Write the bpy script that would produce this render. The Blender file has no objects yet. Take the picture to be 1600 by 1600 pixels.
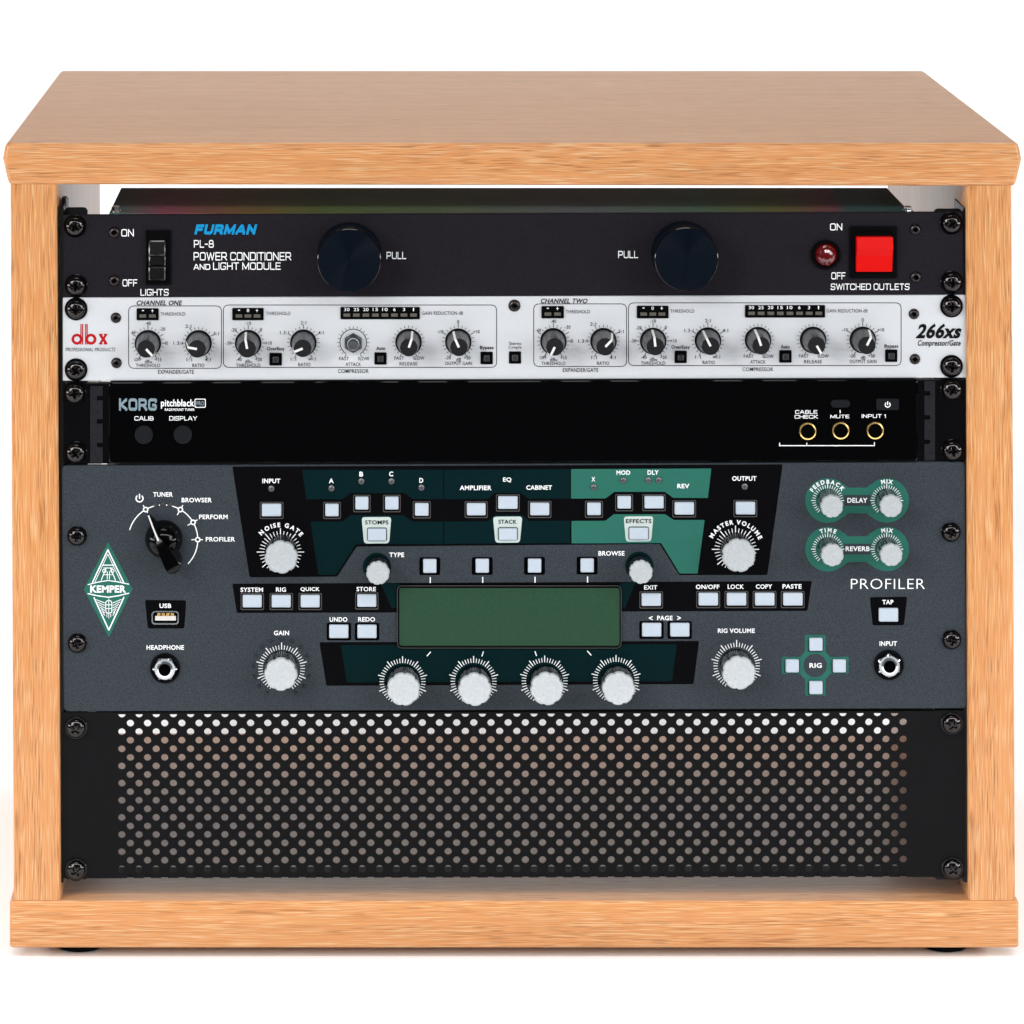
import bpy, math, random
from math import sin, cos, pi, radians
from mathutils import Vector
from mathutils.geometry import delaunay_2d_cdt, tessellate_polygon

random.seed(7)
SC = bpy.context.scene
COL = SC.collection

# ------------------------------------------------------------------ camera
# photo measurements: 1600 px wide frame, 2932 px per metre on the cabinet's front plane (y = 0),
# lens axis meets the frame at (589, -543): a shifted (view camera) lens 2 m away, looking level
S, D, VX, VY = 2932.0, 2.0, 589.0, -543.0
ZC = 0.6965
cam_d = bpy.data.cameras.new('camera')
cam = bpy.data.objects.new('camera', cam_d); COL.objects.link(cam)
cam.location = (0, -D, ZC); cam.rotation_euler = (radians(90), 0, 0)
cam_d.sensor_width = 36; cam_d.lens = 36 * D / (1600 / S)
cam_d.shift_x = (800 - VX) / 1600; cam_d.shift_y = -(800 - VY) / 1600
cam_d.clip_start = 0.05; cam_d.clip_end = 50
SC.camera = cam

# ------------------------------------------------------------------ light
w = bpy.data.worlds.new('World'); SC.world = w; w.use_nodes = True
w.node_tree.nodes['Background'].inputs[0].default_value = (0.9, 0.95, 1, 1)
w.node_tree.nodes['Background'].inputs[1].default_value = 0.10
SC.view_settings.view_transform = 'Standard'; SC.view_settings.look = 'None'
SC.view_settings.exposure = 0; SC.view_settings.gamma = 1

def softbox(name, loc, target, sx, sy, power, color=(1, 1, 1)):
    l = bpy.data.lights.new(name, 'AREA'); l.shape = 'RECTANGLE'; l.size = sx; l.size_y = sy
    l.energy = power; l.color = color
    o = bpy.data.objects.new(name, l); COL.objects.link(o); o.location = loc
    o.rotation_euler = (Vector(target) - Vector(loc)).to_track_quat('-Z', 'Y').to_euler()
    return o
softbox('key_softbox', (-1.35, -1.75, 1.15), (0.05, 0, 0.25), 0.8, 1.0, 27.5, (1, .985, .96))
softbox('fill_softbox', (1.7, -1.6, 0.95), (0.05, 0, 0.25), 0.8, 1.0, 20, (.97, .985, 1))
softbox('overhead_softbox', (0.0, -0.35, 3.4), (0.0, -0.1, 0), 1.6, 1.0, 24)
softbox('added_backdrop_lamp', (0.0, 0.75, 1.9), (0.0, 1.5, 0.15), 3.0, 0.6, 22)  # unseen lamp added to bring the sweep up to white
softbox('added_front_strip', (0.0, -0.52, 0.68), (0.0, -0.60, 0), 1.7, 0.10, 8.5)  # unseen strip added to whiten the floor before the cabinet
softbox('added_side_strip', (-1.1, -0.1, 0.33), (-0.4, 0.0, 0), 1.2, 0.12, 6.5)  # unseen low strip added to whiten the floor beside the cabinet
softbox('added_side_strip', (1.15, -0.1, 0.33), (0.45, 0.0, 0), 1.2, 0.12, 6.5)  # its counterpart on the right, likewise added for the floor

# ------------------------------------------------------------------ materials
def lin(c):
    c = c / 255
    return c / 12.92 if c <= .04045 else ((c + .055) / 1.055) ** 2.4
EF = 1.6
def alb(rgb, k=EF): return tuple(min(.95, lin(v) / k) for v in rgb) + (1,)

def mat(name, rgb, rough=.5, metal=0., spec=.4, k=EF, grain=0., gscale=4000, bump=0., coat=0., aniso=0.):
    m = bpy.data.materials.new(name); m.use_nodes = True
    nt = m.node_tree; b = nt.nodes['Principled BSDF']
    col = alb(rgb, k)
    b.inputs['Base Color'].default_value = col
    b.inputs['Roughness'].default_value = rough; b.inputs['Metallic'].default_value = metal
    b.inputs['Specular IOR Level'].default_value = spec; b.inputs['Coat Weight'].default_value = coat
    b.inputs['Anisotropic'].default_value = aniso
    if grain or bump:
        tc = nt.nodes.new('ShaderNodeTexCoord'); n = nt.nodes.new('ShaderNodeTexNoise')
        n.inputs['Scale'].default_value = gscale; n.inputs['Detail'].default_value = 2
        nt.links.new(tc.outputs['Object'], n.inputs['Vector'])
        if grain:
            r = nt.nodes.new('ShaderNodeValToRGB')
            r.color_ramp.elements[0].position = .3; r.color_ramp.elements[1].position = .72
            r.color_ramp.elements[0].color = tuple(v * (1 - grain) for v in col[:3]) + (1,)
            r.color_ramp.elements[1].color = tuple(min(1, v * (1 + grain)) for v in col[:3]) + (1,)
            nt.links.new(n.outputs['Fac'], r.inputs['Fac']); nt.links.new(r.outputs['Color'], b.inputs['Base Color'])
        if bump:
            bp = nt.nodes.new('ShaderNodeBump'); bp.inputs['Strength'].default_value = bump
            bp.inputs['Distance'].default_value = .0002
            nt.links.new(n.outputs['Fac'], bp.inputs['Height']); nt.links.new(bp.outputs['Normal'], b.inputs['Normal'])
    return m

def wood(name, axis, tone=1.0):
    m = bpy.data.materials.new(name); m.use_nodes = True
    nt = m.node_tree; b = nt.nodes['Principled BSDF']; N = nt.nodes.new; L = nt.links.new
    tc = N('ShaderNodeTexCoord')
    # bend the coordinates a little so that the grain is not dead straight
    wn = N('ShaderNodeTexNoise'); wn.inputs['Scale'].default_value = 9; wn.inputs['Detail'].default_value = 1
    L(tc.outputs['Object'], wn.inputs['Vector'])
    sub = N('ShaderNodeVectorMath'); sub.operation = 'SUBTRACT'; sub.inputs[1].default_value = (.5, .5, .5)
    L(wn.outputs['Color'], sub.inputs[0])
    sc = N('ShaderNodeVectorMath'); sc.operation = 'SCALE'; sc.inputs['Scale'].default_value = .003
    L(sub.outputs[0], sc.inputs[0])
    ad = N('ShaderNodeVectorMath'); ad.operation = 'ADD'; L(tc.outputs['Object'], ad.inputs[0]); L(sc.outputs[0], ad.inputs[1])
    def streak(along, across, detail, seed):
        mp = N('ShaderNodeMapping'); v = [across] * 3; v[axis] = along
        mp.inputs['Scale'].default_value = v; mp.inputs['Location'].default_value = (seed, seed * 1.7, seed * .6)
        L(ad.outputs[0], mp.inputs['Vector'])
        n = N('ShaderNodeTexNoise'); n.inputs['Scale'].default_value = 1; n.inputs['Detail'].default_value = detail
        n.inputs['Roughness'].default_value = .6
        L(mp.outputs[0], n.inputs['Vector']); return n.outputs['Fac']
    def ramp(fac, p0, p1, c0=(0, 0, 0, 1), c1=(1, 1, 1, 1)):
        r = N('ShaderNodeValToRGB'); r.color_ramp.elements[0].position = p0; r.color_ramp.elements[1].position = p1
        r.color_ramp.elements[0].color = c0; r.color_ramp.elements[1].color = c1
        L(fac, r.inputs['Fac']); return r.outputs['Color']
    def mix(fac, a, c):
        x = N('ShaderNodeMix'); x.data_type = 'RGBA'
        if isinstance(fac, float): x.inputs['Factor'].default_value = fac
        else: L(fac, x.inputs['Factor'])
        for sock, v in ((6, a), (7, c)):
            if isinstance(v, tuple): x.inputs[sock].default_value = v
            else: L(v, x.inputs[sock])
        return x.outputs[2]
    c = lambda r, g, bb: tuple(v * tone for v in alb((r, g, bb))[:3]) + (1,)
    base = ramp(streak(2.0, 60, 2, 3.1), .35, .68, c(230, 155, 98), c(242, 170, 111))
    fine = ramp(streak(10, 1300, 2, 8.3), .3, .7, c(216, 142, 82), c(246, 181, 117))
    col = mix(.5, base, fine)
    pores = ramp(streak(70, 2300, 0, 5.2), .54, .70)
    pores2 = ramp(streak(5, 160, 1, 15.2), .34, .56)
    mul = N('ShaderNodeMath'); mul.operation = 'MULTIPLY'; L(pores, mul.inputs[0]); L(pores2, mul.inputs[1])
    mul2 = N('ShaderNodeMath'); mul2.operation = 'MULTIPLY'; L(mul.outputs[0], mul2.inputs[0]); mul2.inputs[1].default_value = .72
    col = mix(mul2.outputs[0], col, c(166, 104, 60))
    hi = ramp(streak(55, 2100, 0, 11.9), .56, .72)
    mul3 = N('ShaderNodeMath'); mul3.operation = 'MULTIPLY'; L(hi, mul3.inputs[0]); mul3.inputs[1].default_value = .5
    col = mix(mul3.outputs[0], col, c(255, 220, 170))
    L(col, b.inputs['Base Color'])
    b.inputs['Roughness'].default_value = .30; b.inputs['Specular IOR Level'].default_value = .31
    bp = N('ShaderNodeBump'); bp.inputs['Strength'].default_value = .25; bp.inputs['Distance'].default_value = .0001
    bp.invert = True; L(mul.outputs[0], bp.inputs['Height']); L(bp.outputs['Normal'], b.inputs['Normal'])
    return m

M = {}
M['wood_h'] = wood('wood_grain_across', 0)
M['wood_v'] = wood('wood_grain_upright', 2)
M['white_sweep'] = mat('white_sweep', (252, 252, 252), .7, spec=.05, k=1.02)
M['charcoal'] = mat('charcoal_anodised', (33, 30, 37), .55, spec=.07, grain=.35, gscale=1500, bump=.1)
M['black'] = mat('black_plastic', (6, 6, 8), .45, spec=.05)
M['matt_black'] = mat('matt_black', (8, 8, 9), .8, spec=.08)
M['gloss_black'] = mat('gloss_black', (3, 3, 4), .10, spec=.18)
M['ear_black'] = mat('ear_black_gloss', (6, 6, 8), .18, spec=.3)
M['screw'] = mat('black_oxide_screw', (50, 48, 48), .12, metal=1., k=.8)
M['screw_dark'] = mat('black_oxide_washer', (34, 34, 36), .2, metal=1., k=.8)
M['rivet'] = mat('dark_socket_screw', (46, 42, 42), .3, metal=1., k=.8)
M['rail'] = mat('rail_black', (16, 15, 16), .4, spec=.2)
M['ink_white'] = mat('white_ink', (244, 246, 248), .6, spec=.2, k=1.2)
M['ink_grey'] = mat('grey_ink', (70, 73, 80), .6, spec=.2)
M['ink_black'] = mat('black_ink', (12, 12, 14), .6, spec=.1)
M['ink_red'] = mat('red_ink', (196, 22, 34), .6, spec=.1)
M['ink_blue'] = mat('cyan_ink', (22, 158, 222), .6, spec=.1)
M['ink_korg'] = mat('steel_blue_ink', (140, 160, 172), .5, spec=.2)
M['ink_gap'] = mat('print_black', (5, 5, 8), .5, spec=.04, grain=.3, gscale=2500)
M['ink_dark_teal'] = mat('dark_teal_ink', (3, 33, 36), .5, spec=.04, grain=.25, gscale=2500)
M['ink_teal'] = mat('teal_ink', (46, 116, 102), .5, spec=.12, grain=.12, gscale=2500)
M['ink_logo'] = mat('logo_teal_ink', (38, 112, 98), .5, spec=.2, grain=.12, gscale=2500)
M['ink_pale'] = mat('pale_plate_ink', (214, 228, 224), .5, spec=.2)
M['blue_black'] = mat('dark_blue_knob', (12, 22, 36), .35)
M['silver_panel'] = mat('silver_panel', (226, 229, 234), .5, metal=0., spec=.3, grain=.02, gscale=1800)
M['chrome'] = mat('chrome', (200, 205, 208), .16, metal=1., k=.75)
M['steel'] = mat('dull_steel', (120, 124, 128), .3, metal=1., k=1.3)
M['switch_gloss'] = mat('black_gloss_rocker', (4, 4, 5), .22, spec=.9)
M['gold'] = mat('gold_ring', (212, 176, 112), .25, metal=1., k=.7)
M['hole'] = mat('dark_hole', (3, 3, 4), .8, spec=.02)
M['slate'] = mat('slate_panel', (60, 67, 74), .5, spec=.12, grain=.6, gscale=1900, bump=.2)
M['bezel'] = mat('bezel_grey', (78, 76, 74), .5, spec=.3)
M['white_button'] = mat('white_button', (206, 218, 232), .35, spec=.3)
M['led_clear'] = mat('unlit_led', (84, 84, 90), .2, spec=.5)
M['led_bar'] = mat('unlit_bar_led', (104, 100, 93), .35, spec=.4)
M['satin'] = mat('satin_aluminium_cap', (226, 232, 236), .30, metal=.35, spec=.4, grain=.08, gscale=700)
M['knob_side'] = mat('satin_aluminium_flank', (78, 84, 92), .22, metal=1., k=1.0)
M['dbx_side'] = mat('smoky_knob_flank', (54, 54, 58), .3, spec=.45)
M['dbx_cap'] = mat('dark_knob_cap', (33, 33, 36), .5, spec=.12, grain=.1)
M['pointer'] = mat('white_pointer', (242, 242, 240), .5, spec=.2, k=1.5)
M['tuner_button'] = mat('grey_rubber', (23, 25, 30), .6, spec=.1)
M['tuner_strip'] = mat('strip_grey', (34, 34, 40), .5, spec=.12)
M['lcd'] = mat('green_lcd', (50, 82, 62), .16, spec=.15, grain=.06, gscale=500)
M['red_rocker'] = mat('red_rocker', (246, 12, 8), .35, spec=.1, k=1.75)
M['red_jewel'] = mat('red_jewel', (100, 8, 12), .08, spec=.7, coat=.3)
M['vent'] = mat('black_vent_paint', (22, 21, 23), .55, spec=.06, grain=.2, gscale=1500, bump=.15)
M['rubber'] = mat('black_rubber', (10, 10, 10), .8, spec=.1)
M['usb_white'] = mat('white_tongue', (235, 232, 225), .4)

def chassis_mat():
    m = mat('brushed_chassis_painted_reflection', (46, 46, 42), .5, spec=.02, k=.9)
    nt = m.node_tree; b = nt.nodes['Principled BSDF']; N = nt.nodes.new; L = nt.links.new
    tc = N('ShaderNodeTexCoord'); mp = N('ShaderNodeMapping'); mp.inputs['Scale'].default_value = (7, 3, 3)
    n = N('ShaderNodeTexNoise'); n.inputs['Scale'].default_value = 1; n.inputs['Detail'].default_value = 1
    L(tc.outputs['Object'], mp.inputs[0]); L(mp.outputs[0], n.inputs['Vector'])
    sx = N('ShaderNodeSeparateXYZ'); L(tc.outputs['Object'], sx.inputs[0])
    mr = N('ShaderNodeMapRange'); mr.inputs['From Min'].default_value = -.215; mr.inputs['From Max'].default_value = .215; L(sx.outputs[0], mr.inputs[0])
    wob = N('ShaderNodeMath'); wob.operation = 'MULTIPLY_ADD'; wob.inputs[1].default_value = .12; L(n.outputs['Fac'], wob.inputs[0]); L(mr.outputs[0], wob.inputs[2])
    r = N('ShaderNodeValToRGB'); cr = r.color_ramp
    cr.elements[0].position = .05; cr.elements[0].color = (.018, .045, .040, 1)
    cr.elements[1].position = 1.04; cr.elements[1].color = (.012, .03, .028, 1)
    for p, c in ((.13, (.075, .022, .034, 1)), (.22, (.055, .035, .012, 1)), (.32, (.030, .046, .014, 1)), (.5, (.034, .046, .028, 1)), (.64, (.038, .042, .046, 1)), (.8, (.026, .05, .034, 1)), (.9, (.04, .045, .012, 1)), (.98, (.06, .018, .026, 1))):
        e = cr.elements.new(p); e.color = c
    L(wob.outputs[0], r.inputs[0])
    mp2 = N('ShaderNodeMapping'); mp2.inputs['Scale'].default_value = (60, 1600, 1600)  # streaks painted into the colour: the top panel's underside reflected in the lid
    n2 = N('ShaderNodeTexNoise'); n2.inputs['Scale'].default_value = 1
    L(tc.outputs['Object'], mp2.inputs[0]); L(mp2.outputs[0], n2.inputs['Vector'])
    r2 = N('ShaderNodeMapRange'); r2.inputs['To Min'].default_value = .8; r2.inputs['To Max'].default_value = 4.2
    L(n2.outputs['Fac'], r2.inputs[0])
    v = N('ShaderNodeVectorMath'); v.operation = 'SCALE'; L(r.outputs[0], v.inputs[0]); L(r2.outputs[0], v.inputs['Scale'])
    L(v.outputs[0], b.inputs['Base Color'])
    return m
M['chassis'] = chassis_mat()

# ------------------------------------------------------------------ helpers
YP = 0.003                      # plane of the equipment fronts, 3 mm behind the cabinet front
def k_(y): return (D + y) / D
def X(px, y=YP): return (px - VX) / S * k_(y)
def Z(py, y=YP): return ZC - (py - VY) / S * k_(y)
def R(p, y=YP): return p / S * k_(y)

def world_of(o):
    v = Vector((0, 0, 0))
    while o: v += o.location; o = o.parent
    return v

def obj(name, verts, faces, material, parent=None, origin=None, smooth=True, angle=35):
    if origin is None:
        n = len(verts)
        lo = [min(v[i] for v in verts) for i in range(3)]; hi = [max(v[i] for v in verts) for i in range(3)]
        origin = tuple((a + b) / 2 for a, b in zip(lo, hi))
    me = bpy.data.meshes.new(name)
    me.from_pydata([(v[0] - origin[0], v[1] - origin[1], v[2] - origin[2]) for v in verts], [], faces)
    me.materials.append(M[material])
    if smooth:
        me.set_sharp_from_angle(angle=radians(angle))
        me.polygons.foreach_set('use_smooth', [len(q) <= 4 for q in faces])
    me.update()
    o = bpy.data.objects.new(name, me); COL.objects.link(o)
    o.parent = parent
    o.location = Vector(origin) - (world_of(parent) if parent else Vector((0, 0, 0)))
    return o

def thing(name, label, cat, loc):
    o = bpy.data.objects.new(name, None); COL.objects.link(o); o.location = loc
    o.empty_display_size = .02
    o['label'] = label; o['category'] = cat
    return o

class G:                                        # geometry collector
    def __init__(s): s.v = []; s.f = []
    def add(s, v, f):
        b = len(s.v); s.v += v; s.f += [tuple(i + b for i in q) for q in f]; return s
    def loft(s, loops, cap0=True, cap1=True):
        n = len(loops[0]); v = [p for l in loops for p in l]; f = []
        for a in range(len(loops) - 1):
            for i in range(n):
                j = (i + 1) % n
                f.append((a * n + i, a * n + j, (a + 1) * n + j, (a + 1) * n + i))
        if cap0: f.append(tuple(reversed(range(n))))
        if cap1: f.append(tuple(range((len(loops) - 1) * n, len(loops) * n)))
        return s.add(v, f)
    def box(s, x0, x1, y0, y1, z0, z1):
        v = [(x, y, z) for x in (x0, x1) for y in (y0, y1) for z in (z0, z1)]
        return s.add(v, [(0, 1, 3, 2), (4, 6, 7, 5), (0, 4, 5, 1), (2, 3, 7, 6), (0, 2, 6, 4), (1, 5, 7, 3)])
    def obj(s, name, material, parent=None, **k): return obj(name, s.v, s.f, material, parent, **k)

def circ(cx, cz, r, n=40, ph=0.): return [(cx + r * cos(2 * pi * i / n + ph), cz + r * sin(2 * pi * i / n + ph)) for i in range(n)]
def rrect(x0, x1, z0, z1, r, n=4):
    if x0 > x1: x0, x1 = x1, x0
    if z0 > z1: z0, z1 = z1, z0
    r = max(1e-6, min(r, (x1 - x0) / 2 - 1e-6, (z1 - z0) / 2 - 1e-6)); p = []
    for cx, cz, a in ((x1 - r, z1 - r, 0), (x0 + r, z1 - r, 90), (x0 + r, z0 + r, 180), (x1 - r, z0 + r, 270)):
        for i in range(n + 1):
            t = radians(a + 90 * i / n); p.append((cx + r * cos(t), cz + r * sin(t)))
    return p
def at(loop, y): return [(a, y, b) for a, b in loop]

def lathe(g, cx, cz, prof, n=40, cap0=True, cap1=True):       # prof: (radius, y) from the back to the front
    g.loft([at(circ(cx, cz, r, n), y) for r, y in prof], cap0, cap1); return g

def plate(g, x0, x1, z0, z1, yb, yf, r=.0005, ch=.0003, n=3):  # rounded slab with chamfered front edge
    g.loft([at(rrect(x0, x1, z0, z1, r, n), yb), at(rrect(x0, x1, z0, z1, r, n), yf + ch),
            at(rrect(x0 + ch, x1 - ch, min(z0, z1) + ch, max(z0, z1) - ch, r, n), yf)]); return g

def quad_plate(g, pts, yb, yf, r=.001, ch=.0004):              # pts: four corners (x, z), rounded
    out = round_poly(pts, r, 4); inn = round_poly(inset(pts, ch), r, 4)
    if area(out) < 0: out.reverse(); inn.reverse()
    g.loft([at(out, yb), at(out, yf + ch), at(inn, yf)]); return g

def area(p): return sum(p[i][0] * p[(i + 1) % len(p)][1] - p[(i + 1) % len(p)][0] * p[i][1] for i in range(len(p))) / 2
def inset(p, d):
    s = 1 if area(p) > 0 else -1; out = []; n = len(p)
    for i in range(n):
        a, b, c = (Vector(p[i - 1]), Vector(p[i]), Vector(p[(i + 1) % n]))
        d1 = (b - a).normalized(); d2 = (c - b).normalized()
        n1 = Vector((-d1.y, d1.x)) * s; n2 = Vector((-d2.y, d2.x)) * s
        m = (n1 + n2); m = m / max(.2, m.length_squared) * 2
        out.append(tuple(b + m * d))
    return out
def round_poly(p, r, n=3):
    out = []; N = len(p)
    for i in range(N):
        a, b, c = Vector(p[i - 1]), Vector(p[i]), Vector(p[(i + 1) % N])
        t = min(r, (a - b).length * .45, (c - b).length * .45)
        q0 = b + (a - b).normalized() * t; q1 = b + (c - b).normalized() * t
        for j in range(n + 1):
            u = j / n; out.append(tuple(q0 * (1 - u) ** 2 + b * 2 * u * (1 - u) + q1 * u * u))
    return out

# ---- flat print: unions of polygons in photo pixels laid as a thin film on the panel
def union(polys):
    vs, fs = [], []
    for p in polys:
        if area(p) < 0: p = list(reversed(p))
        fs.append(list(range(len(vs), len(vs) + len(p)))); vs += [Vector(q) for q in p]
    v, e, f, ov, oe, of = delaunay_2d_cdt(vs, [], fs, 1, 1e-5)
    return [tuple(q) for q in v], [tuple(q) for q, o in zip(f, of) if o]
FILM = .00006
def film(name, v2, f2, material, parent, layer=1, yb=YP):
    y = yb - FILM * layer
    out = []
    for f in f2:                                               # wind every face towards the camera
        a = sum(v2[f[i]][0] * v2[f[(i + 1) % len(f)]][1] - v2[f[(i + 1) % len(f)]][0] * v2[f[i]][1] for i in range(len(f)))
        out.append(tuple(f) if a < 0 else tuple(reversed(f)))
    return obj(name, [(X(a, y), y, Z(b, y)) for a, b in v2], out, material, parent, smooth=False)
def sheet(name, polys, material, parent, layer=1, r=0., yb=YP):
    ps = [round_poly(p, r) if r else p for p in polys]
    v, f = union(ps); return film(name, v, f, material, parent, layer, yb)
def seg(a, b, t):
    a, b = Vector(a), Vector(b); d = (b - a).normalized() * t / 2; n = Vector((-d.y, d.x))
    return [tuple(a + n), tuple(b + n), tuple(b - n), tuple(a - n)]
def stroke(pts, t, closed=False, caps=True):
    ps = []; n = len(pts)
    for i in range(n if closed else n - 1): ps.append(seg(pts[i], pts[(i + 1) % n], t))
    for i, p in enumerate(pts):
        if closed or caps or 0 < i < n - 1: ps.append(circ(p[0], p[1], t / 2 * .999, 8, .2))
    return ps
def ring_poly(cx, cy, r0, r1, a0=0, a1=360, n=32):            # angles clockwise from 12 o'clock, quads
    out = []
    for i in range(n):
        t0 = radians(a0 + (a1 - a0) * i / n); t1 = radians(a0 + (a1 - a0) * (i + 1) / n)
        out.append([(cx + r * sin(t), cy - r * cos(t)) for r, t in ((r0, t0), (r1, t0), (r1, t1), (r0, t1))])
    return out
def quads(name, polys, material, parent, layer=1, yb=YP):      # polygons known not to overlap
    v, f = [], []
    for p in polys: f.append(tuple(range(len(v), len(v) + len(p)))); v += p
    return film(name, v, f, material, parent, layer, yb)
def box_px(x0, x1, y0, y1): return [(x0, y0), (x1, y0), (x1, y1), (x0, y1)]

# ---- lettering out of Blender's built-in typeface
CH = "ABCDEFGHIJKLMNOPQRSTUVWXYZabcdefghijklmnopqrstuvwxyz0123456789+-:/<>.\u221e"
GL = {}
def load_glyphs():
    tmp = []
    for wt, off in (('thin', -.012), ('reg', 0.004), ('bold', .022), ('fat', .04), ('halo', .085)):
        for c in CH:
            for s in (c, 'H' + c + 'H'):
                cu = bpy.data.curves.new('t', 'FONT'); cu.body = s; cu.size = 1; cu.offset = off
                cu.resolution_u = 3; cu.fill_mode = 'FRONT'
                o = bpy.data.objects.new('t', cu); COL.objects.link(o); tmp.append((wt, c, len(s) > 1, o))
    dg = bpy.context.evaluated_depsgraph_get(); HH = {}
    res = {}
    for wt, c, tri, o in tmp:
        me = bpy.data.meshes.new_from_object(o.evaluated_get(dg))
        if tri:
            xs = [v.co.x for v in me.vertices]; res[(wt, c, 'w')] = (min(xs), max(xs))
        else:
            res[(wt, c, 'm')] = ([(v.co.x, v.co.y) for v in me.vertices], [tuple(p.vertices) for p in me.polygons])
        bpy.data.meshes.remove(me)
    for wt, c, tri, o in tmp:
        cu = o.data; bpy.data.objects.remove(o); bpy.data.curves.remove(cu)
    for wt in ('thin', 'reg', 'bold', 'fat', 'halo'):
        vh = res[(wt, 'H', 'm')][0]; hx0 = min(v[0] for v in vh); hx1 = max(v[0] for v in vh); hw = hx1 - hx0
        # width(HHH) = hw + 2 adv(H)
        a, b = res[(wt, 'H', 'w')]; advH = (b - a - hw) / 2
        for c in CH:
            a, b = res[(wt, c, 'w')]; adv = (b - a) - hw - advH
            GL[(wt, c)] = res[(wt, c, 'm')] + (adv,)
        GL[(wt, ' ')] = ([], [], .28)
load_glyphs()

# ---- a squarish stroke alphabet for the power conditioner's and the tuner's print
EU = {'A': (.9, [[(0, 0), (.38, 1), (.52, 1), (.9, 0)], [(.13, .3), (.77, .3)]]),
      'B': (.8, [[(0, 0), (.8, 0), (.8, .5), (0, .5)], [(0, 0), (0, 1), (.74, 1), (.74, .5)]]),
      'C': (.8, [[(.8, .18), (.8, 0), (0, 0), (0, 1), (.8, 1), (.8, .82)]]),
      'D': (.82, [[(0, 0), (0, 1)], [(0, 1), (.82, 1), (.82, 0), (0, 0)]]),
      'E': (.7, [[(.7, 0), (0, 0)], [(0, 0), (0, 1)], [(0, 1), (.7, 1)], [(0, .5), (.64, .5)]]),
      'F': (.68, [[(0, 0), (0, 1)], [(0, 1), (.68, 1)], [(0, .5), (.6, .5)]]),
      'G': (.82, [[(.82, .86), (.82, 1), (0, 1), (0, 0), (.82, 0), (.82, .44), (.5, .44)]]),
      'H': (.8, [[(0, 0), (0, 1)], [(.8, 0), (.8, 1)], [(0, .5), (.8, .5)]]),
      'I': (0, [[(0, 0), (0, 1)]]), 'K': (.78, [[(0, 0), (0, 1)], [(.74, 1), (.1, .5), (.78, 0)]]),
      'L': (.62, [[(0, 1), (0, 0)], [(0, 0), (.62, 0)]]),
      'M': (1.0, [[(0, 0), (0, 1)], [(0, 1), (.5, .1)], [(.5, .1), (1, 1)], [(1, 1), (1, 0)]]),
      'N': (.82, [[(0, 0), (0, 1)], [(0, 1), (.82, 0)], [(.82, 0), (.82, 1)]]),
      'O': (.84, [[(.42, 0), (0, 0), (0, 1), (.84, 1), (.84, 0), (.42, 0)]]),
      'P': (.76, [[(0, 0), (0, 1)], [(0, 1), (.76, 1), (.76, .42), (0, .42)]]),
      'R': (.8, [[(0, 0), (0, 1)], [(0, 1), (.78, 1), (.78, .42), (0, .42)], [(.45, .42), (.82, 0)]]),
      'S': (.78, [[(.78, .84), (.78, 1), (0, 1), (0, .5), (.78, .5), (.78, 0), (0, 0), (0, .16)]]),
      'T': (.76, [[(0, 1), (.76, 1)], [(.38, 1), (.38, 0)]]),
      'U': (.82, [[(0, 1), (0, 0), (.82, 0), (.82, 1)]]),
      'W': (1.2, [[(0, 1), (.3, 0)], [(.3, 0), (.6, .95)], [(.6, .95), (.9, 0)], [(.9, 0), (1.2, 1)]]),
      'X': (.8, [[(0, 0), (.8, 1)], [(0, 1), (.8, 0)]]), 'Y': (.84, [[(0, 1), (.42, .45)], [(.84, 1), (.42, .45)], [(.42, .45), (.42, 0)]]),
      '8': (.78, [[(.39, 0), (0, 0), (0, .5), (.78, .5), (.78, 0), (.39, 0)], [(.39, .5), (.06, .5), (.06, 1), (.72, 1), (.72, .5), (.39, .5)]]),
      '-': (.4, [[(0, .45), (.4, .45)]]), '1': (.2, [[(0, .85), (.2, 1), (.2, 0)]])}
EG = {}
def eu_glyph(c, t):
    if (c, t) in EG: return EG[(c, t)]
    wd, paths = EU[c]; polys = []
    for p in paths:
        q = [p[0]]
        for i in range(1, len(p) - 1):
            a, b, d = Vector(p[i - 1]), Vector(p[i]), Vector(p[i + 1]); r = min(.24, (a - b).length * .48, (d - b).length * .48)
            if abs((a - b).normalized().dot((d - b).normalized())) > .5: r = .02
            q0 = b + (a - b).normalized() * r; q1 = b + (d - b).normalized() * r
            for j in range(4):
                u = j / 3; q.append(tuple(q0 * (1 - u) ** 2 + b * 2 * u * (1 - u) + q1 * u * u))
        q.append(p[-1])
        # thickness is taken off the inside so that the glyph keeps unit height
        q = [(t / 2 + x, t / 2 + z * (1 - t)) for x, z in q]
        for i in range(len(q) - 1):
            polys.append(seg(q[i], q[i + 1], t))
            if 0 < i: polys.append(circ(q[i][0], q[i][1], t / 2 * .999, 8, .2))
        for e in (q[0], q[-1]): polys.append([(e[0] - t / 2, e[1] - t / 2), (e[0] + t / 2, e[1] - t / 2), (e[0] + t / 2, e[1] + t / 2), (e[0] - t / 2, e[1] + t / 2)])
    v, f = union(polys); EG[(c, t)] = (v, f, wd + t + .12); return EG[(c, t)]

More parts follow.
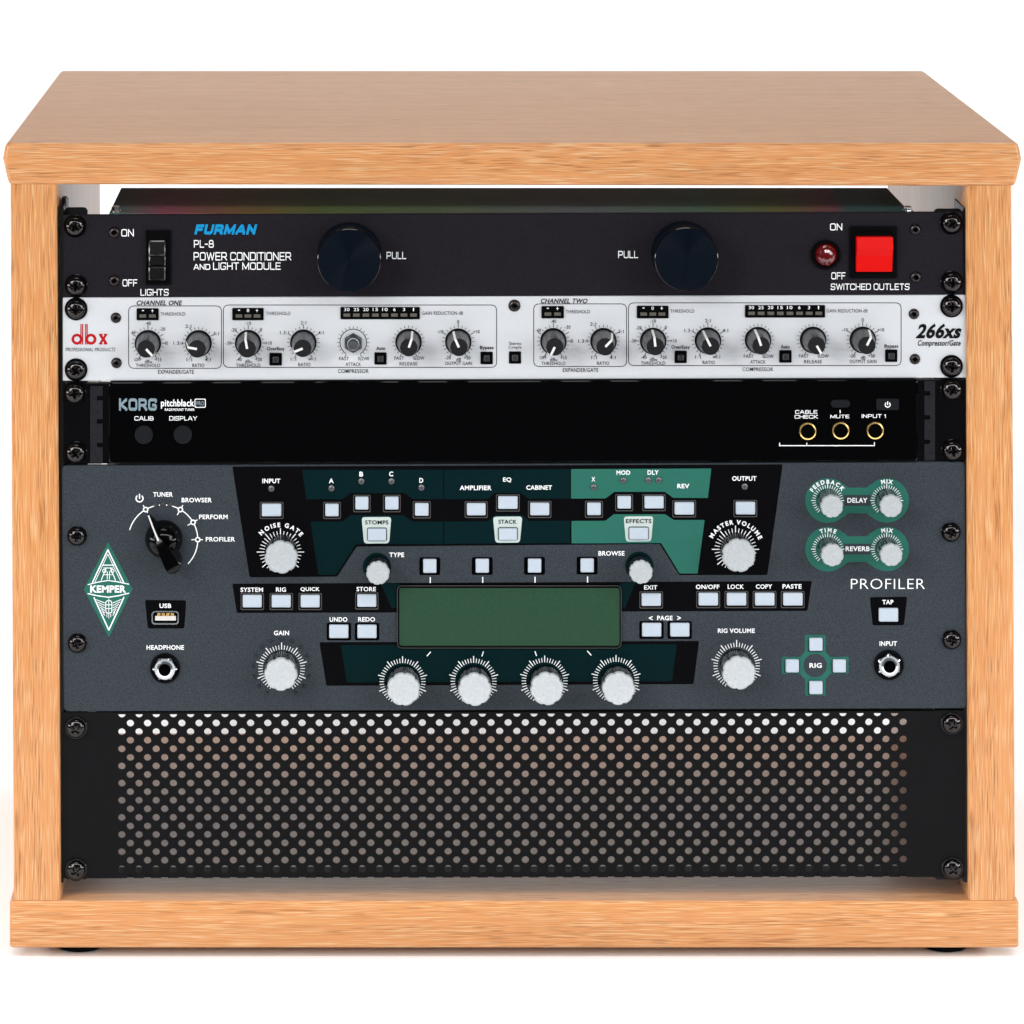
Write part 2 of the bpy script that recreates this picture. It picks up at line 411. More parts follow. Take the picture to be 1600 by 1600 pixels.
def layout(s, wt, track=.03):
    v, f, x = [], [], 0.; spans = []
    for c in s:
        if isinstance(wt, float):
            if c == ' ': x += .42; continue
            gv, gf, adv = eu_glyph(c, wt)
        else: gv, gf, adv = GL[(wt, c)]
        b = len(v); v += [(p[0] + x, p[1]) for p in gv]; f += [tuple(i + b for i in q) for q in gf]
        spans.append((c, x, adv)); x += adv + track
    return v, f, x, spans
def text(s, x0, x1, y0, y1, material='ink_white', parent=None, wt='bold', shear=0., layer=3, yb=YP, name='lettering', track=.03):
    v, f, _, _ = layout(s, wt, track)
    v = [(a + b * shear, b) for a, b in v]
    ax, bx = min(p[0] for p in v), max(p[0] for p in v); ay, by = min(p[1] for p in v), max(p[1] for p in v)
    v = [(x0 + (a - ax) / (bx - ax) * (x1 - x0), y1 - (b - ay) / (by - ay) * (y1 - y0)) for a, b in v]
    return film(name, v, f, material, parent, layer, yb)
def arc_text(s, cx, cy, r, a0, a1, h, material, parent, wt='bold', layer=3, name='lettering'):
    v, f, tot, spans = layout(s, wt, .06); V, F = [], []
    cap = max(p[1] for p in GL[(wt, 'H')][0])
    for c, x, adv in spans:
        if c == ' ': continue
        gv, gf, ad = GL[(wt, c)]; t = radians(a0 + (a1 - a0) * (x + ad / 2) / (tot - .06)); b = len(V)
        for p in gv:
            u = (p[0] - ad / 2) / cap * h * .98; q = r + p[1] / cap * h
            V.append((cx + q * sin(t) + u * cos(t), cy - q * cos(t) + u * sin(t)))
        F += [tuple(i + b for i in g) for g in gf]
    return film(name, V, F, material, parent, layer)

# ------------------------------------------------------------------ white studio sweep
fl = obj('floor', [(-2.5, -.55, 0), (2.5, -.55, 0), (2.5, 1.1, 0), (-2.5, 1.1, 0)], [(0, 1, 2, 3)], 'white_sweep', smooth=False)
fl['kind'] = 'structure'
pf = [(1.1 + .5 * sin(radians(a)), .5 - .5 * cos(radians(a))) for a in range(0, 91, 6)] + [(1.6, .74)]
v, f = [], []
for i, (y, z) in enumerate(pf):
    v += [(-2.5, y, z), (2.5, y, z)]
    if i: f.append((2 * i - 2, 2 * i - 1, 2 * i + 1, 2 * i))
bd = obj('backdrop', v, f, 'white_sweep', angle=60); bd['kind'] = 'structure'

# ------------------------------------------------------------------ cabinet
cab = thing('rack_cabinet', 'light oak desktop rack cabinet holding the five stacked black and silver rack units', 'rack cabinet', (X(800, .15), .15, 0))
DB = D * (1 / .866 - 1) + .001            # rear of side panels and base
# top: loops from the top face down, ends and front carry the same moulded edge
yt = -.0035
xl, xr = X(4, yt), X(1596.5, yt); zt = Z(224, yt); DT = D * (1 / .853 - 1)
def tloop(ins, z, tilt=0.): 
    p = rrect(xl + ins, xr - ins, yt + ins, DT - ins, .0022, 4)
    return [(a, b, z - .0009 * (a - xl) / (xr - xl) * (1 if tilt else 0)) for a, b in p]
g = G()
zb = Z(289.3, yt)
g.loft([tloop(.0038, zb, 1), tloop(.0030, zb + .0006, 1), tloop(.0024, zb + .0022, 1), tloop(.0016, zb + .006, 1), tloop(.0003, zt - .0095, 1),
        tloop(0, zt - .0086), tloop(.0002, zt - .0072), tloop(.0009, zt - .003), tloop(.0013, zt - .0014), tloop(.0019, zt - .0005), tloop(.0028, zt)])
g.obj('top_panel', 'wood_h', cab, angle=11)
# base
yb0 = -.0004
bx0, bx1 = X(15, yb0), X(1592, yb0); bz1, bz0 = Z(1408, yb0), Z(1481, yb0)
def bloop(ins, z): return [(a, b, z) for a, b in rrect(bx0 + ins, bx1 - ins, yb0 + ins, DB - ins, .0015, 4)]
G().loft([bloop(.0008, bz0), bloop(.0003, bz0 + .0004), bloop(0, bz0 + .001), bloop(0, bz1 - .001), bloop(.0003, bz1 - .0004), bloop(.0008, bz1)]).obj('base_panel', 'wood_h', cab)
# sides (very slightly out of plumb, as in the photo)
ys = .0006
def side(xo_t, xi_t, xo_b, xi_b):
    z1 = zb - .0001; z0 = bz1 + .0001; g = G(); loops = []
    for z, a, b in ((z0, xo_b, xi_b), (z1, xo_t, xi_t)):
        A, B = sorted((X(a, ys), X(b, ys)))
        loops.append([(p, q, z) for p, q in rrect(A, B, ys, DB - .0005, .0011, 3)])
    g.loft(loops); return g.obj('side_panel', 'wood_v', cab)
side(16, 88.5, 21.5, 95); side(1581, 1509.5, 1586.5, 1513)
for fx in (125, 1476):
    for fy in (.022, .27):
        g = G(); h = bz0
        g.loft([[(a, b + 0, z) for a, b in circ(X(fx, .02), fy, r, 32)] for r, z in ((.0105, .0), (.0125, .0006), (.0130, .0018), (.0130, h + .0004))])
        g.obj('rubber_foot', 'rubber', cab)
# rails: L profile, flange behind the equipment ears and a web along the side panel
def rail(xw, xf, sgn, top_px):
    zt_, zb_ = Z(top_px, YP + .006), Z(1373.5, YP + .006); g = G()
    xw_, xf_ = X(xw, YP + .006), X(xf, YP + .006); t = .0018 * sgn
    x0, x1 = sorted((xw_, xw_ + t)); g.box(x0, x1, YP + .0006, YP + .034, zb_, zt_ + .0012)
    x0, x1 = sorted((xw_ + t * 1.02, xf_))
    o = at(rrect(x0, x1, zb_, zt_, .0022, 4), YP + .0052); g.loft([[(a, YP + .0068, b) for a, _, b in o], o])
    return g.obj('rack_rail', 'rail', cab)
rail(95.2, 137, 1, 324); rail(1508.5, 1459, -1, 326)
# loose cage nut tab at the head of the left rail
G().box(X(97, .02), X(104, .02), .016, .024, Z(322, .02), Z(308, .02)).obj('rail_tab', 'rail', cab)

# ------------------------------------------------------------------ shared hardware
PROTO = {}
def instance(key, build, name, parent, loc, rot=0.):
    """first call builds the part at the origin, later calls copy it (and its sub-parts), sharing the mesh"""
    if key not in PROTO:
        PROTO[key] = build()
        o = PROTO[key]
    else:
        s = PROTO[key]; o = s.copy(); COL.objects.link(o)
        for ch in s.children:
            c = ch.copy(); COL.objects.link(c); c.parent = o
    o.parent = parent; o.location = Vector(loc) - world_of(parent); o.rotation_euler = (0, rot, 0)
    return o

def build_screw(kind):
    rh = .0050 if kind == 0 else .0046
    g = G(); n = 48
    def cross(i, r, depth, soft=.0006):               # Phillips recess pressed into the dome
        a = 2 * pi * i / n; x, z = r * cos(a), r * sin(a)
        m = min(abs(x), abs(z)); M_ = max(abs(x), abs(z))
        if M_ > .0026: return 0
        return depth * max(0, min(1, (.00072 - m) / .0003)) * max(0, min(1, (.0026 - M_) / .0005))
    loops = []
    loops.append([(rh * .98 * cos(2 * pi * i / n), 0, rh * .98 * sin(2 * pi * i / n)) for i in range(n)])
    for r, y in ((1., -.0004), (1.0, -.0009), (.965, -.0014), (.90, -.0019), (.80, -.0023), (.70, -.0026), (.62, -.0028), (.55, -.00292), (.48, -.0030), (.41, -.0031), (.34, -.00315), (.27, -.0032), (.2, -.0032), (.13, -.0032), (.06, -.0032)):
        loops.append([(rh * r * cos(2 * pi * i / n), y + cross(i, rh * r, .0016), rh * r * sin(2 * pi * i / n)) for i in range(n)])
    g.loft(loops)
    o = g.obj('rack_screw', 'screw', None, origin=(0, 0, 0), angle=50)
    w_ = G(); ro = rh + (.0011 if kind == 0 else .0006)
    w_.loft([at(circ(0, 0, ro, 40), .0012), at(circ(0, 0, ro, 40), .0002), at(circ(0, 0, ro - .0003, 40), -.0001),
             at(circ(0, 0, rh - .0006, 40), -.0001)], True, False)
    wo = w_.obj('washer', 'screw_dark', None, origin=(0, 0, 0)); wo.parent = o; wo.location = (0, 0, 0)
    return o
def screw(px, py, parent, kind=0, y=YP):
    instance('screw%d' % kind, lambda: build_screw(kind), 'rack_screw', parent, (X(px, y), y - .0008, Z(py, y)), random.uniform(0, 1.5))

def build_socket(rp, m='rivet'):
    r = R(rp); g = G()
    g.loft([at(circ(0, 0, r, 32), 0), at(circ(0, 0, r * .97, 32), -.0004), at(circ(0, 0, r * .8, 32), -.0010), at(circ(0, 0, r * .5, 32), -.0013)], True, False)
    hx = [(r * .42 * cos(pi / 16 * i) * (1 if i % 1 == 0 else 1), r * .42 * sin(pi / 16 * i)) for i in range(32)]
    g.loft([at(circ(0, 0, r * .5, 32), -.0013), at(hx, -.00125), at([(a * .9, b * .9) for a, b in hx], .0004)], False, True)
    o = g.obj('panel_screw', m, None, origin=(0, 0, 0))
    h = G().loft([at(circ(0, 0, r * .34, 6), -.0004), at(circ(0, 0, r * .34, 6), -.0006)]).obj('hex_socket', 'hole', None, origin=(0, 0, 0)); h.parent = o; h.location = (0, 0, 0)
    return o
def socket(px, py, parent, rp=8.5, m='rivet'):
    instance('sock%s%s' % (rp, m), lambda: build_socket(rp, m), 'panel_screw', parent, (X(px), YP, Z(py)), random.random())

def face_quad(name, c, material, parent, thick=.003, yf=YP, r=.0006, ch=.0004):
    g = G(); quad_plate(g, [(X(a, yf), Z(b, yf)) for a, b in c], yf + thick, yf, r, ch); return g.obj(name, material, parent)
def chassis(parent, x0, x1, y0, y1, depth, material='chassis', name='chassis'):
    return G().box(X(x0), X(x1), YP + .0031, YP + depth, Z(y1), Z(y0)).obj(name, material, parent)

# ------------------------------------------------------------------ power conditioner
pc = thing('power_conditioner', 'black power conditioner with two big dials and a red rocker switch, topmost in the rack', 'power conditioner', (X(803), YP, Z(464)))
face_quad('face_panel', [(98.5, 336), (1504.5, 331.5), (1507.5, 460.3), (98.5, 464.3)], 'charcoal', pc)
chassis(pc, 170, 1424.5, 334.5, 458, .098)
for bx, by in ((181, 327.5), (1418, 322.5)):
    y = YP + .0085; g = G(); x_, z_ = X(bx, y), Z(334.5, YP)
    g.loft([[(a, b, z) for a, b in circ(x_, y, r, 24)] for r, z in ((.0030, z_), (.0030, z_ + .0006), (.0026, z_ + .0008))])
    g.loft([[(a, b, z) for a, b in circ(x_, y, r, 6, .3)] for r, z in ((.0023, z_ + .0008), (.0023, z_ + .0026), (.0017, z_ + .0031))])
    g.obj('chassis_bolt', 'chrome', pc)
for p in ((117.5, 353), (119, 446), (1486, 348.5), (1487, 440.5)): screw(*p, pc)
for p in ((178.5, 363), (178.5, 438.5), (1430, 358.5), (1431, 433)): socket(*p, pc, 8.8)
def switch_frame(name, x0, x1, y0, y1, b, depth, parent, material='black', hole='hole'):
    g = G(); A, B, C_, E = X(x0), X(x1), Z(y1), Z(y0)
    o = rrect(A, B, C_, E, .0006, 3); i1 = rrect(A + b, B - b, C_ + b, E - b, .0004, 3)
    g.loft([at(o, YP + .0005), at(o, YP - .0011), at(rrect(A + .0003, B - .0003, C_ + .0003, E - .0003, .0006, 3), YP - .0014), at(i1, YP - .0014), at(i1, YP + depth)], True, True)
    return g.obj(name, material, parent)
sw = bpy.data.objects.new('light_switch', None); COL.objects.link(sw); sw.parent = pc; sw.location = Vector((X(247), YP, Z(402))) - world_of(pc)
switch_frame('switch_frame', 227.5, 267, 359.5, 444.5, .0011, -.0009, sw)
for y0, y1, prof in ((375, 398, 1), (398.6, 415, 0), (415.6, 437, 2)):
    g = G(); a, b = X(232.8), X(258.8)
    z0, z1 = Z(y1), Z(y0); yy = {1: (-.0035, -.0024), 0: (-.0018, -.0018), 2: (-.0026, -.0030)}[prof]
    c = .0006
    g.loft([at(rrect(a, b, z0, z1, .0004, 2), YP - .0008),
            [(p, YP + yy[0] + (yy[1] - yy[0]) * (q - z0) / (z1 - z0) + c, q) for p, q in rrect(a, b, z0, z1, .0004, 2)],
            [(p, YP + yy[0] + (yy[1] - yy[0]) * (q - z0) / (z1 - z0), q) for p, q in rrect(a + c, b - c, z0 + c, z1 - c, .0004, 2)]])
    g.obj('rocker', 'switch_gloss', sw)
T = lambda s, x0, x1, y0, y1, **k: text(s, x0, x1, y0, y1, 'ink_white', pc, k.pop('wt', .135), **k)
T('ON', 189.5, 209, 358, 369.5); T('OFF', 191.5, 214.5, 436.5, 447.5); T('LIGHTS', 219.5, 263.5, 451.5, 462)
text('FURMAN', 303.5, 402, 350.5, 366.5, 'ink_blue', pc, .30, shear=.3)
T('PL-8', 303, 334, 375, 387); T('POWER CONDITIONER', 302.5, 455, 394, 407); T('AND', 302.5, 328.5, 412.5, 421.5, wt=.16); T('LIGHT MODULE', 333, 438.5, 410, 421.5)
T('PULL', 604, 634.5, 393.5, 404.8); T('PULL', 966, 997, 392, 403.3)
T('ON', 1297, 1316, 349, 360); T('OFF', 1299, 1321, 425.5, 436.5); T('SWITCHED OUTLETS', 1298, 1421, 443, 453)
def big_dial(px, py):
    r = R(50.2); g = G(); cx, cz = X(px), Z(py); h = .0215
    lathe(g, cx, cz, [(r * .99, YP + .0002), (r, YP - .0006), (r, YP - .004), (r * .985, YP - .0046), (r * .985, YP - h + .0012), (r * .975, YP - h + .0004), (r * .955, YP - h)], 96, True, False)
    g.loft([at(circ(cx, cz, r * .955, 96), YP - h), at(circ(cx, cz, r * .93, 96), YP - h + .0001), at(circ(cx, cz, r * .02, 96), YP - h + .0001)], False, True)
    o = g.obj('dial_knob', 'blue_black', pc)
    lathe(G(), cx, cz, [(r * .9855, YP - h + .0016), (r * .9865, YP - h + .0010), (r * .977, YP - h + .0002), (r * .958, YP - h - .0001)], 96, False, False).obj('rim_highlight_ring', 'screw', o)  # shiny ring added to give the dial edge a highlight
    return o
big_dial(546, 397); big_dial(1067.5, 395)
# brushed turning marks: a radial sheen on the dial faces
m = M['blue_black']; nt = m.node_tree; b = nt.nodes['Principled BSDF']
tg = nt.nodes.new('ShaderNodeTangent'); tg.direction_type = 'RADIAL'; tg.axis = 'Y'
nt.links.new(tg.outputs[0], b.inputs['Tangent']); b.inputs['Anisotropic'].default_value = .85
b.inputs['Base Color'].default_value = (.0011, .0030, .0066, 1); b.inputs['Roughness'].default_value = .30; b.inputs['Specular IOR Level'].default_value = .12
# indicator lamp
lampo = lathe(G(), X(1290), Z(397.5), [(R(23), YP + .0002), (R(23), YP - .0016), (R(21), YP - .0024), (R(18.8), YP - .0024), (R(18.5), YP - .0008)], 48).obj('indicator_lamp', 'black', pc)
g = G(); rl = R(18)
g.loft([at(circ(X(1290), Z(397.5), rl * cos(t), 20, .15 * i), YP - .001 - rl * .8 * sin(t)) for i, t in enumerate([0, .25, .5, .75, 1.0, 1.25, 1.45])], True, True)
g.obj('lens', 'red_jewel', lampo, angle=8)
# red rocker
rs = switch_frame('outlet_switch', 1327, 1401.5, 353.5, 434, .0026, -.0006, pc)
g = G(); x0, x1 = X(1336.5), X(1393.5); zt_, zk, zl = Z(368.5), Z(384.5), Z(423.5)
def rk(x, ins, o=0):    # side profile of the rocker: upper lip tipped out, long lower face leaning in
    return [(x, YP - .0006, zt_ - ins), (x, YP - .0050 + o, zt_ - ins), (x, YP - .0066 + o, zk), (x, YP - .0040 + o, (zk + zl) / 2 + .002), (x, YP - .0022 + o, zl + ins), (x, YP - .0006, zl + ins)]
g.loft([rk(x0, .0004, .0004), rk(x0 + .0004, 0), rk(x1 - .0004, 0), rk(x1, .0004, .0004)])
g.obj('rocker', 'red_rocker', rs, angle=12)

# ------------------------------------------------------------------ compressor
cp = thing('compressor', 'silver two channel compressor with rows of small dark knobs, one knob missing', 'audio compressor', (X(805), YP, Z(595)))
face_quad('face_panel', [(98, 465.3), (1509, 460.9), (1512, 590.3), (98, 595.3)], 'silver_panel', cp, r=.0008)
chassis(cp, 150, 1460, 470, 588, .14, 'rail')
for p in ((119, 482.5), (119, 577.5), (1486.5, 478), (1486.5, 572)): screw(*p, cp)
for p, r in (((181, 496.5), 8.3), ((182, 567), 8.3), ((1428, 490.5), 8.3), ((1429.5, 561), 8.3), ((803.8, 477.5), 9.5)): socket(*p, cp, r)
K = lambda s, x0, x1, y0, y1, wt='reg', m='ink_black', **k: text(s, x0, x1, y0, y1, m, cp, wt, **k)
K('CHANNEL ONE', 213.5, 285, 469.5, 477, 'bold', shear=.25); K('CHANNEL TWO', 845, 918, 466.5, 474, 'bold', shear=.25)
for bx in ((201, 346, 478, 575.5), (349, 776, 476.6, 574), (834, 979, 474.8, 572.6), (982, 1408, 473.2, 571.2)):
    sheet('section_outline', stroke(round_poly(box_px(*bx), 9, 5), 1.15, True), 'ink_black', cp, 1)
K('EXPANDER/GATE', 247, 303, 578, 584.3); K('COMPRESSOR', 528, 576, 576.8, 583)
K('EXPANDER/GATE', 879.5, 935, 575, 581.3); K('COMPRESSOR', 1160, 1208, 574, 580)
for a in ((251, 289.5, 488, 493.2), (415.5, 454, 487, 492.4), (884, 922, 484.3, 489.6), (1047.5, 1085, 483.3, 488.6)): K('THRESHOLD', *a, m='ink_grey')
K('GAIN REDUCTION dB', 659.5, 723.5, 486.5, 492, m='ink_grey'); K('GAIN REDUCTION dB', 1291.5, 1355.5, 483, 488.4, m='ink_grey')
# logo: doubled stems, round bowls, slab x
lg = ring_poly(120.3, 530, 4.4, 8.6, 0, 360, 28) + ring_poly(142, 530, 4.4, 8.6, 0, 360, 28)
lg += [box_px(125.6, 127.3, 506.3, 538.4), box_px(128.2, 130, 506.3, 538.4), box_px(132.8, 134.5, 506.3, 538.4), box_px(135.3, 137, 506.3, 538.4)]
lg += [seg((156.5, 523), (166, 537), 4.2), seg((165.6, 523), (156.4, 537), 3.4)] + [box_px(x, x + 5.6, y, y + 2) for x in (154.6, 162.2) for y in (521.6, 536.2)]
sheet('logo', lg, 'ink_red', cp, 2)
K('PROFESSIONAL PRODUCTS', 102.5, 180.5, 543.3, 549, 'reg', 'ink_grey', shear=.25)
K('266xs', 1430.5, 1502.5, 505.5, 529, 'fat', shear=.3); K('Compressor/Gate', 1434, 1501, 531.5, 543, 'bold', shear=.25)
def meter(x0, x1, y0, y1, marks):
    g = plate(G(), X(x0), X(x1), Z(y1), Z(y0), YP + .0001, YP - .0008, .0005, .0002)
    o = g.obj('level_meter', 'black', cp); n = len(marks); yb = YP - .00082
    for i, mk in enumerate(marks):
        cx = x0 + (x1 - x0) * (i + .5) / n * (.96 if n > 4 else .86) + (x1 - x0) * (.02 if n > 4 else .07)
        plate(G(), X(cx - 5.2), X(cx + 5.2), Z(y1 - 4.2), Z(y1 - 9.2), yb + .0001, yb - .0004, .0002, .0001).obj('led', 'led_bar', o)
        if mk: 
            ww = {1: 1.8, 2: 4.2}[len(mk)] if mk != '1' else .8
            if mk == '-': text(mk, cx - 1.6, cx + 1.6, y0 + 3, y0 + 4.4, 'ink_white', o, 'fat', yb=yb)
            else: text(mk, cx - ww, cx + ww, y0 + 1.4, y0 + 6.6, 'ink_white', o, 'reg', yb=yb)
meter(213.5, 248, 481.5, 500, ['-', '+']); meter(363, 412, 481, 500, ['-', '0', '+'])
NUM = ['30', '25', '20', '15', '10', '6', '3', '1']
meter(532, 656, 479.5, 498.5, NUM); meter(846, 881, 478, 497, ['-', '+']); meter(995, 1044.5, 477.5, 497, ['-', '0', '+']); meter(1164, 1289, 476.5, 495.8, NUM)
HK = .0165
def comp_knob(px, py, ang):
    cx, cz = X(px), Z(py)
    o = lathe(G(), cx, cz, [(R(20.8), YP + .0001), (R(20.8), YP - .0010), (R(20.2), YP - .0016), (R(18.9), YP - .0018)], 40, True, True).obj('knob', 'black', cp)
    g = G(); n = 60
    def fl(r, y, d): return [((r - (d if (i // 3) % 2 else 0)) * cos(2 * pi * i / n) + cx, y, (r - (d if (i // 3) % 2 else 0)) * sin(2 * pi * i / n) + cz) for i in range(n)]
    g.loft([fl(R(18.4), YP - .0018, 0), fl(R(18.2), YP - .003, .00012), fl(R(14.2), YP - HK + .0008, .00012), fl(R(13.6), YP - HK, 0)])
    g.obj('knob_body', 'dbx_side', o, angle=40)
    lathe(G(), cx, cz, [(R(13.3), YP - HK - .00001), (R(13.1), YP - HK - .0003)], 40, True, True).obj('knob_cap', 'dbx_cap', o)
    t = radians(ang); ux, uz = sin(t), cos(t); nx, nz = cos(t), -sin(t); w_ = R(1.75); loops = []
    for rp, y in ((.2, YP - HK - .0006), (13.6, YP - HK - .0006), (14.9, YP - HK + .0002), (19.3, YP - .0034)):
        r = R(rp); a = (cx + ux * r, cz + uz * r)
        dy = .0005 if rp < 14 else .0004
        q = R(rp - (0 if rp < 14 else .9))
        bse = (cx + ux * q, cz + uz * q)
        loops.append([(a[0] - nx * w_, y, a[1] - nz * w_), (a[0] + nx * w_, y, a[1] + nz * w_), (bse[0] + nx * w_, y + dy, bse[1] + nz * w_), (bse[0] - nx * w_, y + dy, bse[1] - nz * w_)])
    G().loft(loops).obj('pointer', 'pointer', o)
def ticks(cx, cy, r0, r1, r2, angs, majors, t, name, material, parent, circle=None, layer=1):
    ps = []
    for a in angs:
        q = radians(a); rr = r2 if any(abs(a - m_) < .5 for m_ in majors) else r1
        ps.append(seg((cx + r0 * sin(q), cy - r0 * cos(q)), (cx + rr * sin(q), cy - rr * cos(q)), t * (1.3 if rr == r2 else 1)))
    if circle: ps += ring_poly(cx, cy, circle - .6, circle + .5, -148, 148, 36)
    return quads(name, ps, material, parent, layer)
A15 = [-150 + 15 * i for i in range(21)]
A20 = [-150 + 300 / 22 * i for i in range(23)]
def lab(s, cx, y, hw=None, h=5.4, m='ink_black'):
    hw = hw or {1: 1.7, 2: 3.6, 3: 6, 4: 8.2, 5: 9}[len(s)]
    K(s, cx - hw, cx + hw, y - h / 2, y + h / 2, 'reg', m)
def thr_a(cx, cy, ang):
    comp_knob(cx, cy, ang); ticks(cx, cy, 21.8, 25.5, 28, A15, (0, -60, 60, 90, -150, 150), .8, 'dial_scale', 'ink_black', cp)
    lab('-40', cx, cy - 31, 4.4); lab('-60', cx - 23.5, cy - 17, 4); lab('-20', cx + 22.5, cy - 22, 4.4); lab('0', cx + 29, cy)
    lab('OFF', cx - 16, cy + 25.8, 5.2); lab('+15', cx + 16, cy + 25.8, 5); lab('dBu', cx + .5, cy + 28.8, 5.6); lab('THRESHOLD', cx, cy + 34.8, 19, 5.4)
def rat_a(cx, cy, ang):
    comp_knob(cx, cy, ang); ticks(cx, cy, 21.8, 25.5, 28, A15, (-30, -90, 60, -150, 150), .8, 'dial_scale', 'ink_black', cp)
    lab('2:1', cx - 16, cy - 26.5, 4.6); lab('3:1', cx + 27.5, cy - 15, 4.2); lab('1.3:1', cx - 32, cy, 7.2); lab('1:1', cx - 14.5, cy + 25.8, 4.2); lab('4:1', cx + 14.5, cy + 25.8, 4.6); lab('RATIO', cx - .5, cy + 34.8, 9.5)
def thr_b(cx, cy, ang):
    comp_knob(cx, cy, ang); ticks(cx, cy, 21.8, 25.5, 28, A15, (0, -45, 45, 90, -90, -150, 150), .8, 'dial_scale', 'ink_black', cp)
    lab('-10', cx, cy - 31, 4.4); lab('-20', cx - 22.5, cy - 20.5, 4.4); lab('0', cx + 20, cy - 21); lab('-30', cx - 31, cy, 4.4); lab('+10', cx + 32, cy, 5)
    lab('-40', cx - 14.5, cy + 25.8, 4.4); lab('+20', cx + 16, cy + 25.8, 5); lab('dBu', cx + .5, cy + 28.8, 5.6); lab('THRESHOLD', cx, cy + 34.8, 19, 5.4)
def rat_b(cx, cy, ang):
    comp_knob(cx, cy, ang); ticks(cx, cy, 21.8, 25.5, 28, A15, (0, -60, 60, -150, 150), .8, 'dial_scale', 'ink_black', cp)
    lab('2:1', cx, cy - 31, 4.4); lab('1.3:1', cx - 29.5, cy - 15.5, 7); lab('4:1', cx + 27.5, cy - 15.5, 4.2); lab('1:1', cx - 15.5, cy + 25.8, 4.2); lab('\u221e:1', cx + 13.5, cy + 25.8, 5.6); lab('RATIO', cx + 1.5, cy + 34.4, 9.5)
def fast(cx, cy, ang, s, knob=True):
    if knob: comp_knob(cx, cy, ang)
    ticks(cx, cy, 21.8, 25.5, 26.5, A15, (-150, 150), .8, 'dial_scale', 'ink_black', cp, None if knob else 20.9)
    lab('FAST', cx - 14.5, cy + 25.4, 7.6); lab('SLOW', cx + 16, cy + 25.4, 8.8); lab(s, cx, cy + 34.2, 12 if len(s) < 7 else 14)
def gain(cx, cy, ang):
    comp_knob(cx, cy, ang); ticks(cx, cy, 21.8, 25.5, 28, A15, (0, -60, 60, -150, 150), .8, 'dial_scale', 'ink_black', cp)
    lab('0', cx, cy - 31); lab('-10', cx - 28, cy - 15.5, 4.4); lab('+10', cx + 28.5, cy - 15.5, 5); lab('-20', cx - 16, cy + 25.2, 4.4); lab('+20', cx + 14, cy + 25.2, 5); lab('dB', cx + .5, cy + 28.2, 3.8); lab('OUTPUT GAIN', cx + .5, cy + 34, 21)
# widths for longer strings are always given explicitly
_lab = lab
def lab(s, cx, y, hw=None, h=5.4, m='ink_black'):
    if hw is None and len(s) > 5: hw = len(s) * 2
    _lab(s, cx, y, hw, h, m)
thr_a(231.2, 536.2, 137); rat_a(310.3, 536.2, -80); thr_b(387.8, 536, -10); rat_b(474, 535.3, -112); fast(552, 535, 0, 'ATTACK', False)
fast(638.3, 534.2, 18, 'RELEASE'); gain(716, 533.8, -24)
thr_a(864.6, 533, 206); rat_a(942.8, 532.8, 44); thr_b(1020.4, 532.6, -6); rat_b(1106, 532, -27); fast(1184.2, 531.3, -18, 'ATTACK'); fast(1270.3, 530.9, 150, 'RELEASE'); gain(1348, 530.8, 27)
# bare potentiometer where the attack knob is missing
bare = lathe(G(), X(552), Z(535), [(R(20), YP + .0001), (R(20), YP - .0003), (R(19.6), YP - .0005)], 40).obj('potentiometer_shaft', 'silver_panel', cp)
G().loft([at(circ(X(552), Z(535), R(r), 6, pi / 6), YP - y) for r, y in ((15.5, .0006), (15.5, .0030), (13.5, .0038))]).obj('hex_nut', 'steel', bare)
bare['label'] = 'bare steel potentiometer shaft and nut without its knob'
lathe(G(), X(552), Z(535), [(R(9.6), YP - .0038), (R(9.6), YP - .0060), (R(8.8), YP - .0065), (R(6.4), YP - .0065)], 32).obj('bushing', 'chrome', bare)
lathe(G(), X(552), Z(535), [(R(5.8), YP - .0066), (R(5.8), YP - .0105), (R(5.3), YP - .0109)], 28).obj('shaft', 'led_clear', bare)
def sq_button(x0, x1, y0, y1):
    b_ = .0012
    g = G(); A, B, C_, E = X(x0), X(x1), Z(y1), Z(y0)
    o = rrect(A, B, C_, E, .0005, 3); i1 = rrect(A + b_, B - b_, C_ + b_, E - b_, .0003, 3)
    g.loft([at(o, YP + .0001), at(o, YP - .0004), at(i1, YP - .0004), at(i1, YP - .0001)])
    ob = g.obj('push_button', 'black', cp)
    c = R(4.6); cx, cz = (A + B) / 2, (C_ + E) / 2
    plate(G(), cx - c, cx + c, cz - c, cz + c, YP - .00011, YP - .0022, .0003, .0004).obj('button_cap', 'dbx_side', ob)
for b_ in ((421, 440.5, 551.3, 571), (585, 604, 550.5, 569.5), (750.8, 770, 549.5, 569), (795.2, 814, 549, 568), (1054, 1073, 548, 567.2), (1217.5, 1236.8, 547, 566.5), (1383, 1402, 546, 565.3)): sq_button(*b_)
for a in ((417, 445, 542, 549), (1049, 1078, 539.5, 546.5)): K('OverEasy', *a, wt='bold')
for a in ((588, 602, 541.3, 547), (1220, 1234, 538.8, 544.5)): K('Auto', *a, wt='bold')
for a in ((750, 771, 540.3, 547.5), (1382, 1403.5, 538, 545)): K('Bypass', *a, wt='bold')
K('Stereo', 795.5, 814.5, 534, 539); K('Couple', 794.5, 815, 540.3, 546)

